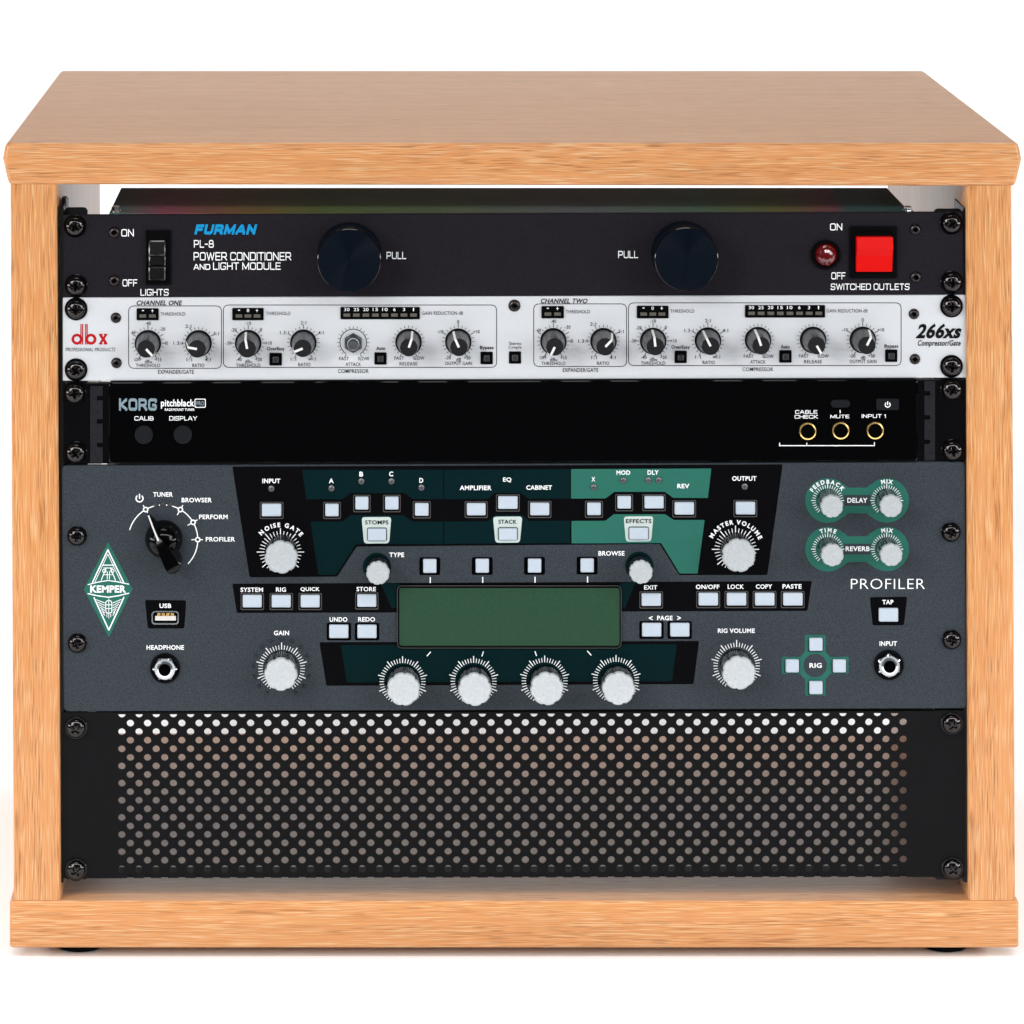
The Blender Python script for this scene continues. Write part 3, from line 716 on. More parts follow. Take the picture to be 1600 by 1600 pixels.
# ------------------------------------------------------------------ tuner
tn = thing('rack_tuner', 'glossy black rackmount tuner with blank display and three gold ringed sockets', 'tuner', (X(803), YP, Z(723)))
face_quad('rack_ear', [(98, 597.5), (176, 597.5), (176, 724.5), (98, 725)], 'ear_black', tn, r=.001)
face_quad('rack_ear', [(1428, 592.5), (1511, 592), (1511, 719.5), (1428, 720.5)], 'ear_black', tn, r=.001)
g = G(); yf = YP - .0022
quad_plate(g, [(X(170, yf), Z(597.5, yf)), (X(1434, yf), Z(592.8, yf)), (X(1434, yf), Z(720.5, yf)), (X(170, yf), Z(724, yf))], YP + .004, yf, .0016, .0006)
g.obj('face_panel', 'gloss_black', tn)
chassis(tn, 172, 1430, 602, 716, .1, 'rail')
def strip(x0, x1, y0, y1, side_):
    p = [(x0, y0), (x1, y0)]; q = []
    for ny in (.155, .46, .77):
        c = y0 + (y1 - y0) * ny
        q += [(x1, c - 3.5), (x1 - 9, c - 3.5), (x1 - 9, c + 3.5), (x1, c + 3.5)]
    p = p + q + [(x1, y1), (x0, y1)]
    if side_ < 0: p = [(x0 + x1 - a, b) for a, b in p]
    y_ = YP - .0008; p = [(X(a, y_), Z(b, y_)) for a, b in p]
    if area(p) < 0: p.reverse()
    g = G(); tri = tessellate_polygon([[Vector((a, b, 0)) for a, b in p]]); n = len(p)
    g.add(at(p, y_) + at(p, YP), [tuple(reversed(t)) if 0 else tuple(t) for t in tri] + [(i, (i + 1) % n, (i + 1) % n + n, i + n) for i in range(n)])
    o = g.obj('hinge_strip', 'tuner_strip', tn, smooth=False)
    for ny in (.04, .2, .34, .5, .66, .8, .93):
        lathe(G(), X((x0 + x1) / 2 - 1.5 * side_), Z(y0 + (y1 - y0) * ny), [(R(4), y_ - .00001), (R(3.6), y_ - .0003)], 16).obj('stud', 'tuner_strip', o)
strip(141, 160.5, 603.5, 723, 1); strip(1444.5, 1461, 595.5, 719, -1)
for p in ((117, 614), (118.5, 707), (1487, 608.5), (1488, 703.5)): screw(*p, tn)
B_ = lambda s, x0, x1, y0, y1, wt=.14, m='ink_white', **k: text(s, x0, x1, y0, y1, m, tn, wt, yb=yf, **k)
B_('KORG', 186, 245, 622.5, 641.7, .24, 'ink_korg')
B_('pitchblack', 251.5, 303.5, 624, 638.5, 'bold', 'ink_white', layer=2)
sheet('badge', [box_px(304, 321.5, 623, 637)], 'ink_white', tn, 2, 2.5, yf); sheet('badge', [box_px(305.2, 320.3, 624.2, 635.8)], 'ink_black', tn, 3, 2, yf)
B_('PRO', 307, 319, 627, 633.5, 'bold', 'ink_korg', layer=4)
B_('RACKMOUNT TUNER', 257.5, 304, 638, 642, 'bold')
B_('CALIB', 210, 240, 650.3, 657, .15); B_('DISPLAY', 264.5, 308, 650.3, 657, .15)
B_('CABLE', 1242.5, 1277, 640.8, 646.5, .15); B_('CHECK', 1241.5, 1278, 648.3, 654, .15); B_('MUTE', 1297.5, 1327, 648, 653.5, .15); B_('INPUT 1', 1346.5, 1384, 647.2, 653, .15)
quads('lettering', [box_px(1312, 1313.3, 640.5, 645.5)], 'ink_white', tn, 3, yf)
quads('bracket_line', [box_px(1217.5, 1366.8, 695.6, 697), box_px(1217.5, 1218.8, 691.8, 695.6), box_px(1260, 1261.2, 691.8, 695.6), box_px(1365.6, 1366.8, 690.8, 695.6)], 'ink_white', tn, 3, yf)
for cx, cy in ((225, 678.5), (286, 678.5)):
    lathe(G(), X(cx, yf), Z(cy, yf), [(R(15.6), yf - .0001), (R(15.6), yf - .0003), (R(14.8), yf - .0003)], 40).obj('button_ring', 'gloss_black', tn)
    lathe(G(), X(cx, yf), Z(cy, yf), [(R(14.4), yf - .0003), (R(14.4), yf - .0016), (R(13.8), yf - .0020)], 40).obj('push_button', 'tuner_button', tn)
plate(G(), X(1298, yf), X(1328, yf), Z(636.5, yf), Z(624.5, yf), yf, yf - .001, .002, .0003, 6).obj('mute_button', 'tuner_button', tn)
pw = plate(G(), X(1369, yf), X(1404, yf), Z(640, yf), Z(622.5, yf), yf, yf - .0016, .0008, .0003, 4).obj('power_button', 'tuner_button', tn)
def power_symbol(cx, cy, r, t, parent, yb=YP):
    sheet('power_symbol', ring_poly(cx, cy, r - t / 2, r + t / 2, 38, 322, 20) + [box_px(cx - t / 2, cx + t / 2, cy - r * 1.35, cy + r * .1)], 'ink_white', parent, 3, 0, yb)
power_symbol(1387, 632.3, 3.9, 1.4, pw, yf - .0016)
for cx, cy in ((1262, 673.5), (1313.5, 672.5), (1367.3, 672.5)):
    x_, z_ = X(cx, yf), Z(cy, yf)
    o = lathe(G(), x_, z_, [(R(13.8), yf + .0001), (R(13.8), yf - .0006), (R(13.2), yf - .0010), (R(11.2), yf - .0012), (R(10.4), yf - .0006), (R(10.2), yf - .0001)], 40, True, False).obj('jack_socket', 'gold', tn)
    lathe(G(), x_, z_, [(R(10.15), yf + .0004), (R(10.15), yf - .0002)], 32).obj('socket_hole', 'hole', o)

# ------------------------------------------------------------------ profiling amplifier
ka = thing('profiling_amplifier', 'slate grey profiling amplifier with green screen, white buttons and silver knobs, tallest unit', 'guitar amplifier', (X(803), YP, Z(1111)))
face_quad('face_panel', [(96.5, 727.5), (1508, 721.5), (1511, 1107), (99.5, 1112)], 'slate', ka, thick=.003, r=.0028, ch=.0004)
chassis(ka, 165, 1445, 732, 1096, .22, 'rail')
for p in ((120.5, 837), (121, 1004.5), (1485.5, 831), (1486.5, 999)): screw(*p, ka, 1)
KT = lambda s, x0, x1, y0, y1, wt='bold', m='ink_white', **k: text(s, x0, x1, y0, y1, m, ka, wt, **k)
# printed fields
sheet('black_field', [[(363, 729), (1223, 725.5), (1199, 898.5), (1061, 898.5), (1031, 850), (557.5, 854), (527, 901), (390, 902)]], 'ink_gap', ka, 1, 3)
DT_ = 'ink_dark_teal'
sheet('teal_field', [[(472, 734), (692.3, 734), (692.3, 780), (646, 780), (632.5, 770.5), (547.5, 770.5), (535, 780), (479, 780)]], DT_, ka, 2)
sheet('teal_field', [[(485, 815), (535, 815), (547.5, 805), (630, 805), (645, 815), (692.3, 815), (692.3, 849.5), (556, 850.3), (525, 898), (497.5, 898)]], DT_, ka, 2)
sheet('teal_field', [[(694, 734), (890.8, 733), (890.8, 779), (826, 779.5), (814, 770.5), (773, 770.5), (761, 780), (694, 780)]], DT_, ka, 2)
sheet('teal_field', [[(694, 815), (762, 814.5), (774, 804.5), (815, 804), (827, 814), (890.8, 813.5), (890.8, 848.5), (694, 849.5)]], DT_, ka, 2)
sheet('teal_field', [[(892.3, 733), (1111.5, 732), (1106, 778), (1052, 778), (1039, 768.5), (960, 768.5), (946, 778.8), (892.3, 779)]], 'ink_teal', ka, 2, 1)
sheet('teal_field', [[(893, 814), (946, 813.8), (959, 803.5), (1039, 803.5), (1053, 812.5), (1101, 812.5), (1090, 896), (1062, 896), (1033, 848.5), (893, 849)]], 'ink_teal', ka, 2, 1)
sheet('black_field', [[(363, 912), (1268.5, 908), (1261.5, 954.5), (971, 955.5), (621, 957), (370, 957.7)]], 'ink_gap', ka, 1, 2.5)
sheet('teal_field', [[(594, 909.5), (625, 912), (625, 950), (612, 950)]], DT_, ka, 2); sheet('teal_field', [[(968, 912), (994, 908), (977, 949), (968, 949)]], DT_, ka, 2)
sheet('black_field', [[(499, 1003.5), (1092.5, 1001.5), (1083.5, 1069), (510, 1071.5)]], 'ink_gap', ka, 1, 2.5)
sheet('teal_field', [[(532.5, 1008), (1057.5, 1006.5), (1050, 1064.5), (542, 1066.3)]], DT_, ka, 2, 2)
# push buttons
def kbutton(x0, x1, y0, y1, style='ring', cap=(3.4, 3.6)):
    """x0..y1 is the surround; style ring = grey frame round a black gap, gap = black surround only"""
    cx, cy, wd, ht = (x0 + x1) / 2, (y0 + y1) / 2, x1 - x0, y1 - y0
    hw, hh = wd / 2 - cap[0], ht / 2 - cap[1]; yy = YP - .0002
    px0, px1, py0, py1 = cx - hw, cx + hw, cy - hh - .2, cy + hh - .2
    o = plate(G(), X(px0), X(px1), Z(py1 - 1), Z(py0 - 1), yy, YP - .0020, .0006, .0005, 3).obj('push_button', 'white_button', ka)
    if style == 'ring':
        a = rrect(x0, x1, y0, y1, 2.0, 3); b = rrect(x0 + 1.4, x1 - 1.4, y0 + 1.4, y1 - 1.4, 1.6, 3); n = len(a)
        g = G(); P = lambda l, y: [(X(p), y, Z(q)) for p, q in l]
        g.loft([P(a, YP - FILM), P(a, YP - .0005), P(b, YP - .0005), P(b, YP - FILM * 2)], False, False)
        g.obj('bezel', 'bezel', o)
        quads('bezel_gap', [rrect(x0 + 1.4, x1 - 1.4, y0 + 1.4, y1 - 1.4, 1.6, 3)], 'hole', o, 2.6)
    elif style == 'gap':
        quads('bezel_gap', [rrect(x0, x1, y0, y1, 2.4, 3)], 'hole', o, 2.6)
    return o
for b_ in ((406, 443, 784, 810.5), (505, 532.5, 784, 810.5), (552, 579, 773, 800), (598.5, 626, 773, 800), (645, 673, 783, 809.7), (726, 762, 783, 809), (775, 812, 772.3, 799), (825, 861.5, 782.5, 809),
           (914, 942, 782.3, 808.7), (961.3, 989, 772, 798.5), (1003.5, 1040, 772, 798.3), (1050.5, 1087.5, 781.5, 808), (1146, 1183, 781, 807.7)): kbutton(*b_)
for x in (376, 421.3, 466.5): kbutton(x, x + 36.5, 926.5, 952.8)
kbutton(555, 591.3, 925.5, 952); kbutton(999, 1035.8, 923.8, 950.5)
for x in (1088, 1132, 1176, 1220): kbutton(x, x + 37, 923.2, 949.8)
for x in (510.5, 554.5): kbutton(x, x + 38, 973.3, 1000.5, 'gap', (4.1, 3.4))
for x in (999, 1043): kbutton(x, x + 38, 970.5, 998.2, 'gap', (4.1, 3.4))
for x, y in ((671.5, 884.7), (753.5, 884.4), (835.2, 884.2), (917.3, 883.8)):
    kbutton(x - 16.3, x + 16.3, y - 13.8, y + 13.8, 'gap', (6, 3.2))
    quads('marker_line', [box_px(x - .1, x + 1.6, y + 17, y + 26.2)], 'ink_white', ka, 3)
for c, t_, bx in (([(565, 808), (611.5, 807.8), (608, 849), (568.8, 849.3)], 'STOMPS', (573.5, 604.5, 824.3, 845)), ([(770.3, 807.3), (816.2, 807), (812.3, 847.8), (774, 848)], 'STACK', (778, 809, 823.8, 844.3)), ([(974.5, 807), (1021, 806.5), (1017.3, 846), (978, 846.3)], 'EFFECTS', (982, 1013.8, 822.8, 843.3))):
    sheet('name_plate', [c], 'ink_pale', ka, 3, 5)
    quads('name_plate_gap', [rrect(bx[0], bx[1], bx[2], bx[3], 2.5, 3)], 'ink_black', ka, 4)
    plate(G(), X(bx[0] + 1.2), X(bx[1] - 1.2), Z(bx[3] - 1), Z(bx[2] + 1), YP - .0002, YP - .0018, .0006, .0005).obj('push_button', 'white_button', ka)
for t_, x0, x1, y0, y1 in (('STOMPS', 570.3, 607, 813, 819.6), ('STACK', 778.7, 807.5, 812, 818.6), ('EFFECTS', 978, 1018, 811, 817.6)): KT(t_, x0, x1, y0, y1, 'bold', 'ink_black', layer=5)
for t_, x0, x1, y0, y1 in (('INPUT', 410, 438, 748, 755), ('OUTPUT', 1144, 1182, 744, 751.3), ('A', 514, 521.3, 747.5, 755), ('B', 561.5, 567.5, 737, 744.5), ('C', 608, 614.3, 736.8, 744.3), ('D', 655.2, 661.3, 747, 754.3),
        ('AMPLIFIER', 718.3, 768, 758.7, 765.8), ('EQ', 786, 799, 746, 753.8), ('CABINET', 822.3, 862.5, 758.3, 765.3), ('X', 924.2, 930, 745.3, 752.3), ('MOD', 963.2, 984.7, 735, 742), ('DLY', 1011.8, 1029, 734.7, 741.7), ('REV', 1058.3, 1077, 756, 763),
        ('TYPE', 608.3, 631.5, 863.3, 870.5), ('BROWSE', 935, 975.8, 861, 868.3), ('SYSTEM', 375.8, 411, 918, 925), ('RIG', 431.2, 446.8, 917.8, 924.7), ('QUICK', 469.5, 499.5, 917.5, 924.5), ('STORE', 557, 587.3, 917, 924), ('EXIT', 1006.5, 1027, 914.5, 921.2),
        ('ON/OFF', 1087.3, 1124, 913.5, 920.5), ('LOCK', 1137, 1162.3, 913.2, 920.3), ('COPY', 1181, 1206.5, 913, 920), ('PASTE', 1222.7, 1252.5, 912.8, 919.8), ('UNDO', 515, 542.7, 964.3, 971.5), ('REDO', 559.7, 586, 964.2, 971.3),
        ('<', 1013.7, 1019.7, 962.5, 969), ('PAGE', 1026.8, 1051, 962, 969.2), ('>', 1058, 1064, 962.3, 968.8), ('GAIN', 428, 451.7, 985.3, 992.7), ('RIG VOLUME', 1121.7, 1179.3, 982, 989), ('HEADPHONE', 229, 287.5, 1008, 1015.3), ('INPUT', 1374.3, 1401.5, 1002, 1009.3),
        ('TUNER', 239.2, 270, 769, 776.3), ('BROWSER', 283.8, 331, 777.8, 785), ('PERFORM', 311, 355.8, 804, 811.2), ('PROFILER', 321.5, 367.3, 839, 846.2), ('DELAY', 1324, 1355.3, 778, 785.5), ('REVERB', 1321.3, 1359, 853.8, 861.2), ('RIG', 1264.8, 1284, 1036, 1043.5)): KT(t_, x0, x1, y0, y1)
KT('PROFILER', 1329.5, 1445, 904.3, 920.3, 'thin')
def led(cx, cy, rp=5.2, m='led_clear', nm='led'):
    lathe(G(), X(cx), Z(cy), [(R(rp), YP + .0001), (R(rp), YP - .0003), (R(rp * .85), YP - .0008), (R(rp * .5), YP - .0011)], 20).obj(nm, m, ka)
for p in ((424, 763.2), (518, 762.7), (564.6, 751.8), (611.7, 751.8), (658.5, 761.6), (927.5, 761.2), (974, 750.3), (1012.8, 750), (1029, 750), (1163.6, 760)): led(*p)
# screen
g = G(); P = lambda l, y: [(X(p, YP), y, Z(q, YP)) for p, q in l]
o_ = rrect(620.5, 971, 915, 1013, 7, 5); i_ = rrect(623.5, 968.3, 917.8, 1008.6, 4, 5)
scr = G().loft([P(o_, YP + .0001), P(o_, YP - .0010), P(rrect(621.5, 970, 916, 1012, 6, 5), YP - .0013), P(i_, YP - .0013), P(i_, YP - .0005)]).obj('display', 'black', ka)
G().loft([P(i_, YP - .00051), P(rrect(623.7, 968.1, 918, 1008.4, 4, 5), YP - .0009)]).obj('screen_glass', 'lcd', scr)
for a, b_ in (((667, 1025.3), (673, 1018.3)), ((753, 1025.5), (755.4, 1018)), ((835.8, 1017.5), (838.4, 1025)), ((917.5, 1017), (924, 1024))): quads('marker_line', [seg(a, b_, 1.5)], 'ink_white', ka, 3)
sheet('frame_edge_highlight', stroke(rrect(620.9, 970.6, 915.4, 1012.6, 7, 5), .9, True), 'bezel', scr, 1, 0, YP - .0013)  # thin grey line painted in for the highlight along the frame
# silver fluted knobs
def scallop(cx, cz, r, y, ph, nl=9, dip=.065, n=108):
    out = []
    for i in range(n):
        a = 2 * pi * i / n; u = ((a * nl / (2 * pi) + ph) % 1) - .5
        rr = r * (1 - dip * math.exp(-((abs(u) - .5) / .11) ** 2) - .012 * (1 - math.cos(2 * pi * u)) / 2)
        out.append((cx + rr * cos(a), y, cz + rr * sin(a)))
    return out
def silver_knob(cap_x, cap_y, rcap, h=.0165, nl=8, ph=0., skirt=True):
    yc = YP - h; cx, cz = X(cap_x, yc), Z(cap_y, yc); r = R(rcap, yc)
    g = G(); g.loft([at(circ(cx, cz, r * .97, 108), YP + .0001), scallop(cx, cz, r * .97, YP - .0010, ph, nl, .07), scallop(cx, cz, r * .985, yc + .0022, ph, nl)], True, False)
    o = g.obj('knob', 'knob_side', ka, angle=40)
    g = G(); g.loft([scallop(cx, cz, r * .99, yc + .0022, ph, nl), scallop(cx, cz, r, yc + .0014, ph, nl), scallop(cx, cz, r * .98, yc + .0006, ph, nl), scallop(cx, cz, r * .93, yc, ph, nl), at(circ(cx, cz, r * .5, 108), yc)], True, True)
    g.obj('knob_cap', 'satin', o, angle=40)
    return o
LG = [7.5 * i for i in range(-20, 21)]
def big_ticks(cx, cy, r0=29.5, r1=36.5, r2=40.5, step=7.5, majors=(0, -37.5, 37.5, -75, 75, -112.5, 112.5), skip=()):
    n = int(150 / step); angs = [step * i for i in range(-n, n + 1) if not any(abs(step * i - s) < 1 for s in skip)]
    ticks(cx, cy, r0, r1, r2, angs, majors, 1.15, 'dial_scale', 'ink_white', ka, layer=3)
# dark printed halo in the middle of each scale lets the flank read against it
big_ticks(438.2, 862.5, 25, 33, 37, 10, (0, 40, -40, 90, -90, 130, -130)); big_ticks(1149.2, 858.3, 25, 33, 37, 10, (0, 40, -40, 90, -90, 130, -130))
silver_knob(439.3, 871.3, 26, ph=.3); silver_knob(1154.6, 868.6, 26.5, ph=.1)
arc_text('NOISE GATE', 438.2, 862.5, 39.2, -51, 53, 6.8, 'ink_white', ka, 'fat'); arc_text('MASTER VOLUME', 1149.2, 858.3, 39.2, -66, 68, 6.8, 'ink_white', ka, 'fat')
big_ticks(440, 1044.5); big_ticks(1151, 1040.5)
silver_knob(438.8, 1054.4, 26.2, ph=.5); silver_knob(1154.8, 1052.3, 26.5, ph=.2)
for a in [-150 + 300 / 14 * i for i in range(15)]:
    q = radians(a); led(440 + 45.5 * sin(q), 1043.5 - 45.5 * cos(q), 2.4, 'slate', 'led_dot'); led(1151 + 45.5 * sin(q), 1039.5 - 45.5 * cos(q), 2.4, 'slate', 'led_dot') if a < -400 else None
for x, y, cx, cy, ph in ((629, 1065, 630.5, 1077.8, .1), (740, 1064.5, 742, 1078, .4), (851, 1063.8, 854.6, 1077, .25), (962.5, 1063, 966.8, 1076.6, .6)):
    big_ticks(x, y, 29, 36, 39.5); silver_knob(cx, cy, 26.3, ph=ph)
for ux, uy, cx, cy in ((589, 885.5, 590.5, 896), (998.8, 884, 1001.8, 894.5)):
    lathe(G(), X(ux), Z(uy), [(R(22), YP + .0001), (R(22), YP - .0004), (R(21.3), YP - .0006)], 40).obj('knob_washer', 'ink_dark_teal', ka)
    silver_knob(cx, cy, 18.6, .0155, 10, .2)
# delay / reverb group
for cy in (782, 858):
    p = [circ(1293.3, cy, 35, 40), circ(1385.5, cy, 34.7, 40), [(1318, cy - 26), (1325, cy - 20), (1354, cy - 20), (1361, cy - 26), (1361, cy + 26), (1354, cy + 20), (1325, cy + 20), (1318, cy + 26)]]
    sheet('effect_field', p, 'ink_logo', ka, 1)
    sheet('label_slot', [box_px(1319, 1360, cy - 8.5, cy + 8.5)], 'slate', ka, 2)
    for cx in (1293.3, 1385.5):
        sheet('dial_field', [circ(cx, cy, 21, 36)], 'ink_logo', ka, 2.5)
        ticks(cx, cy, 19, 24.3, 25.8, [10 * i for i in range(-14, 15)], (0, 90, -90), 1., 'dial_scale', 'ink_white', ka, layer=3)
for cap in ((1300, 791.8), (1392.6, 791.3), (1300.8, 867.8), (1392.8, 867.5)): silver_knob(*cap, 18, .0165, 9, random.random())
arc_text('FEEDBACK', 1293.3, 782, 26.3, -62, 57, 6.4, 'ink_white', ka, 'fat'); arc_text('MIX', 1385.5, 782, 26.6, -19, 19, 6.4, 'ink_white', ka, 'fat')
arc_text('TIME', 1293.8, 858, 26.6, -27, 27, 6.4, 'ink_white', ka, 'fat'); arc_text('MIX', 1385.8, 858, 26.6, -19, 19, 6.4, 'ink_white', ka, 'fat')
# tap plate, input jack
sheet('black_field', [[(1359, 933), (1417.5, 932.5), (1412.5, 977), (1363.5, 977.2)]], 'ink_gap', ka, 1, 3); KT('TAP', 1378.5, 1396, 937.3, 944.3)
kbutton(1369.5, 1406, 947.2, 974.8, 'none', (3.3, 3.4))
def jack(cx, cy, rot):
    x_, z_ = X(cx), Z(cy)
    o = lathe(G(), x_, z_, [(R(23.2), YP - .0001), (R(23.2), YP - .0012), (R(22), YP - .0016), (R(19), YP - .0010), (R(18), YP - .0004)], 48).obj('jack_socket', 'black', ka)
    P6 = lambda r: [(x_ + r * cos(2 * pi * i / 24 + rot) * (cos(pi / 6) / cos(((2 * pi * i / 24) % (pi / 3)) - pi / 6)), z_ + r * sin(2 * pi * i / 24 + rot) * (cos(pi / 6) / cos(((2 * pi * i / 24) % (pi / 3)) - pi / 6))) for i in range(24)]
    g = G(); g.loft([at(P6(R(19.3)), YP - .0004), at(P6(R(19.3)), YP - .0026), at(circ(x_, z_, R(16), 24, rot), YP - .0033), at(circ(x_, z_, R(12.5), 24, rot), YP - .0033), at(circ(x_, z_, R(12.2), 24, rot), YP - .0042), at(circ(x_, z_, R(9.6), 24, rot), YP - .0044), at(circ(x_, z_, R(9.2), 24, rot), YP - .002)], True, False)
    g.obj('hex_nut', 'chrome', o)
    lathe(G(), x_, z_, [(R(9.1), YP - .0004), (R(9.1), YP - .0022)], 24).obj('socket_hole', 'hole', o)
jack(1388.5, 1038.5, pi / 6); jack(258, 1043.5, 0)
# rig cross
c = (1273.7, 1039.8)
arms = [round_poly(box_px(1257.5, 1290, 992.2, 1020), 2.5), round_poly(box_px(1258, 1290, 1058, 1087), 2.5), round_poly(box_px(1221.5, 1252, 1026.3, 1053.2), 2.5), round_poly(box_px(1296, 1326, 1026.3, 1053), 2.5), circ(c[0], c[1], 26.5, 36)]
sheet('rig_cross', arms, 'ink_logo', ka, 1); sheet('rig_disc', [circ(c[0], c[1], 18.3, 32)], 'slate', ka, 2)
for x0, x1, y0, y1 in ((1263, 1286, 996, 1018.3), (1263, 1286, 1063.5, 1086), (1226, 1249, 1029.5, 1052), (1299.8, 1322.5, 1029.5, 1052)): kbutton(x0, x1, y0, y1, 'gap', (1.2, 1.2))
# usb
sheet('black_field', [[(226.5, 937.5), (291, 938), (288, 982), (231, 982)]], 'ink_gap', ka, 1, 3.5); KT('USB', 249.2, 267.5, 943, 950)
g = G(); P = lambda l, y: [(X(p), y, Z(q)) for p, q in l]
o_ = rrect(237, 279.5, 954, 975.2, 5, 4); i_ = rrect(239, 277.5, 956, 973.2, 4, 4)
usb = G().loft([P(o_, YP - .0001), P(o_, YP - .0010), P(i_, YP - .0010), P(i_, YP - .0002)]).obj('usb_port', 'chrome', ka)
quads('port_hole', [rrect(239, 277.5, 956, 973.2, 4, 4)], 'hole', usb, 5)
plate(G(), X(242.5), X(275), Z(969), Z(962), YP - .0004, YP - .0009, .0002, .0001).obj('port_tongue', 'usb_white', usb)
for i in range(4): plate(G(), X(246 + i * 7), X(250.5 + i * 7), Z(962.5), Z(957.5), YP - .0004, YP - .0008, .0001, .0001).obj('port_contact', 'gold', usb)
# mode switch scale
CX, CY, CR = 254.7, 843.2, 54.3
arc = ring_poly(CX, CY, CR - .8, CR + .8, -74, -34.5, 12) + ring_poly(CX, CY, CR - .8, CR + .8, -25.5, -14, 5) + ring_poly(CX, CY, CR - .8, CR + .8, 15, 25.5, 5) + ring_poly(CX, CY, CR - .8, CR + .8, 34.5, 55.5, 8) + ring_poly(CX, CY, CR - .8, CR + .8, 64.5, 85.5, 8) + ring_poly(CX, CY, CR - .8, CR + .8, 94.5, 134, 12)
for a in (-30, 30, 60, 90):
    q = radians(a); mx, my = CX + CR * sin(q), CY - CR * cos(q)
    arc += ring_poly(mx, my, 2.4, 4.4, 0, 360, 16)
    arc += [seg((mx + sin(q) * s0, my - cos(q) * s0), (mx + sin(q) * s1, my - cos(q) * s1), 1.5) for s0, s1 in ((4.2, 8), (-4.2, -10 if a > 0 else -6))]
arc += [circ(CX + CR * sin(radians(a)), CY - CR * cos(radians(a)), 1.1, 8) for a in (-6, 6)]
sheet('mode_scale', arc, 'ink_white', ka, 3)
for a in (-12, 0, 12): led(CX + 56 * sin(radians(a)), CY - 56 * cos(radians(a)), 3, 'bezel')
power_symbol(218, 778.8, 5.4, 1.9, ka)
# chicken-head knob: round skirt, tapering beak over it
ck = lathe(G(), X(256), Z(842), [(R(29.5), YP + .0001), (R(29.5), YP - .0012), (R(27.5), YP - .004), (R(24), YP - .0075), (R(19), YP - .010), (R(12), YP - .0110)], 56).obj('mode_knob', 'gloss_black', ka)
hx_, hz_ = X(254.5), Z(843); t0 = radians(-29)           # direction of the beak from 12 o'clock
def ckp(u, s, y): # u along the beak in px from the axis, s sideways in px
    return (hx_ + R(u * sin(t0) + s * cos(t0)), YP - y, hz_ + R(u * cos(t0) - s * sin(t0)))
secs = []   # (u, half width low, half width high, y low, y high)
for u, wl, wh, yl, yh in ((47, .6, .3, .0010, .0022), (42, 2.6, .5, .0008, .0042), (30, 6, .9, .0008, .0085), (16, 9.5, 1.2, .0008, .0128), (0, 11.5, 7, .0008, .0152), (-15, 13, 9.2, .0008, .0160), (-30, 14, 11, .0008, .0165), (-40, 13.6, 11.4, .0012, .0165), (-45, 10.5, 8.5, .002, .0160), (-47, 5, 4, .003, .0150)):
    secs.append([ckp(u, -wl, yl), ckp(u, -(wl * .85 + wh * .15), yl + (yh - yl) * .6), ckp(u, -wh, yh), ckp(u, wh, yh), ckp(u, (wl * .85 + wh * .15), yl + (yh - yl) * .6), ckp(u, wl, yl)])
G().loft(secs).obj('pointer_body', 'gloss_black', ck, angle=30)
secs = []
for u, y in ((45.5, .0034), (42, .0048), (30, .0091), (16, .0134), (9, .0146)):
    secs.append([ckp(u, -1.1, y), ckp(u, 1.1, y), ckp(u, 1.1, y - .0008), ckp(u, -1.1, y - .0008)])
G().loft(secs).obj('pointer_line', 'pointer', ck)
# diamond logo
sheet('logo', [[(169, 847), (207.3, 920.5), (170, 996), (131, 921)]], 'ink_logo', ka, 2)
ln = []
ln += stroke([(144.5, 910), (168.5, 859), (193, 909.5)], 1.9) + stroke([(148.5, 909), (168.5, 866), (189, 909)], .9)
ln += stroke([(137.5, 913.5), (153, 909.5), (169, 907), (185, 909.3), (201, 912.8)], 1.4) + stroke([(137.5, 927.5), (153, 931), (169.5, 933.2), (185, 930.8), (201, 926.8)], 1.6)
ln += stroke([(147, 934), (170, 984.5), (193.5, 933.5)], 1.9)
for i in range(6): 
    y = 937 + i * 3.9
    ln += stroke([(150.5 + i * 2, y), (163.5, y + 5)], 1.) + stroke([(189.5 - i * 2, y - .4), (176.5, y + 5)], 1.)
ln += stroke(round_poly(box_px(165.2, 174.8, 938.5, 958), 4, 3), 1.2, True) + stroke([(166, 945), (174, 945)], 1) + stroke([(166, 951), (174, 951)], 1) + stroke([(170, 935.5), (170, 957)], .9)
ln += stroke([(167, 959), (167, 964)], .9) + stroke([(170, 959), (170, 966)], .9) + stroke([(173, 959), (173, 964)], .9)
ln += stroke([(160.5, 883), (178, 883)], 1.5) + stroke([(162, 887.5), (176.5, 887.5)], 1.1) + ring_poly(163, 892, 2, 3.2, 0, 360, 12) + ring_poly(175.5, 892, 2, 3.2, 0, 360, 12)
ln += stroke([(166, 887), (158, 907)], 1.2) + stroke([(172.5, 887), (180.5, 907)], 1.2) + stroke([(167.5, 893), (167.5, 905)], 1) + stroke([(171, 893), (171, 905)], 1) + stroke([(162, 898), (176.5, 898)], .9)
sheet('logo_drawing', ln, 'ink_white', ka, 3)
KT('KEMPER', 141, 196.8, 914.8, 926, 'fat', layer=4)

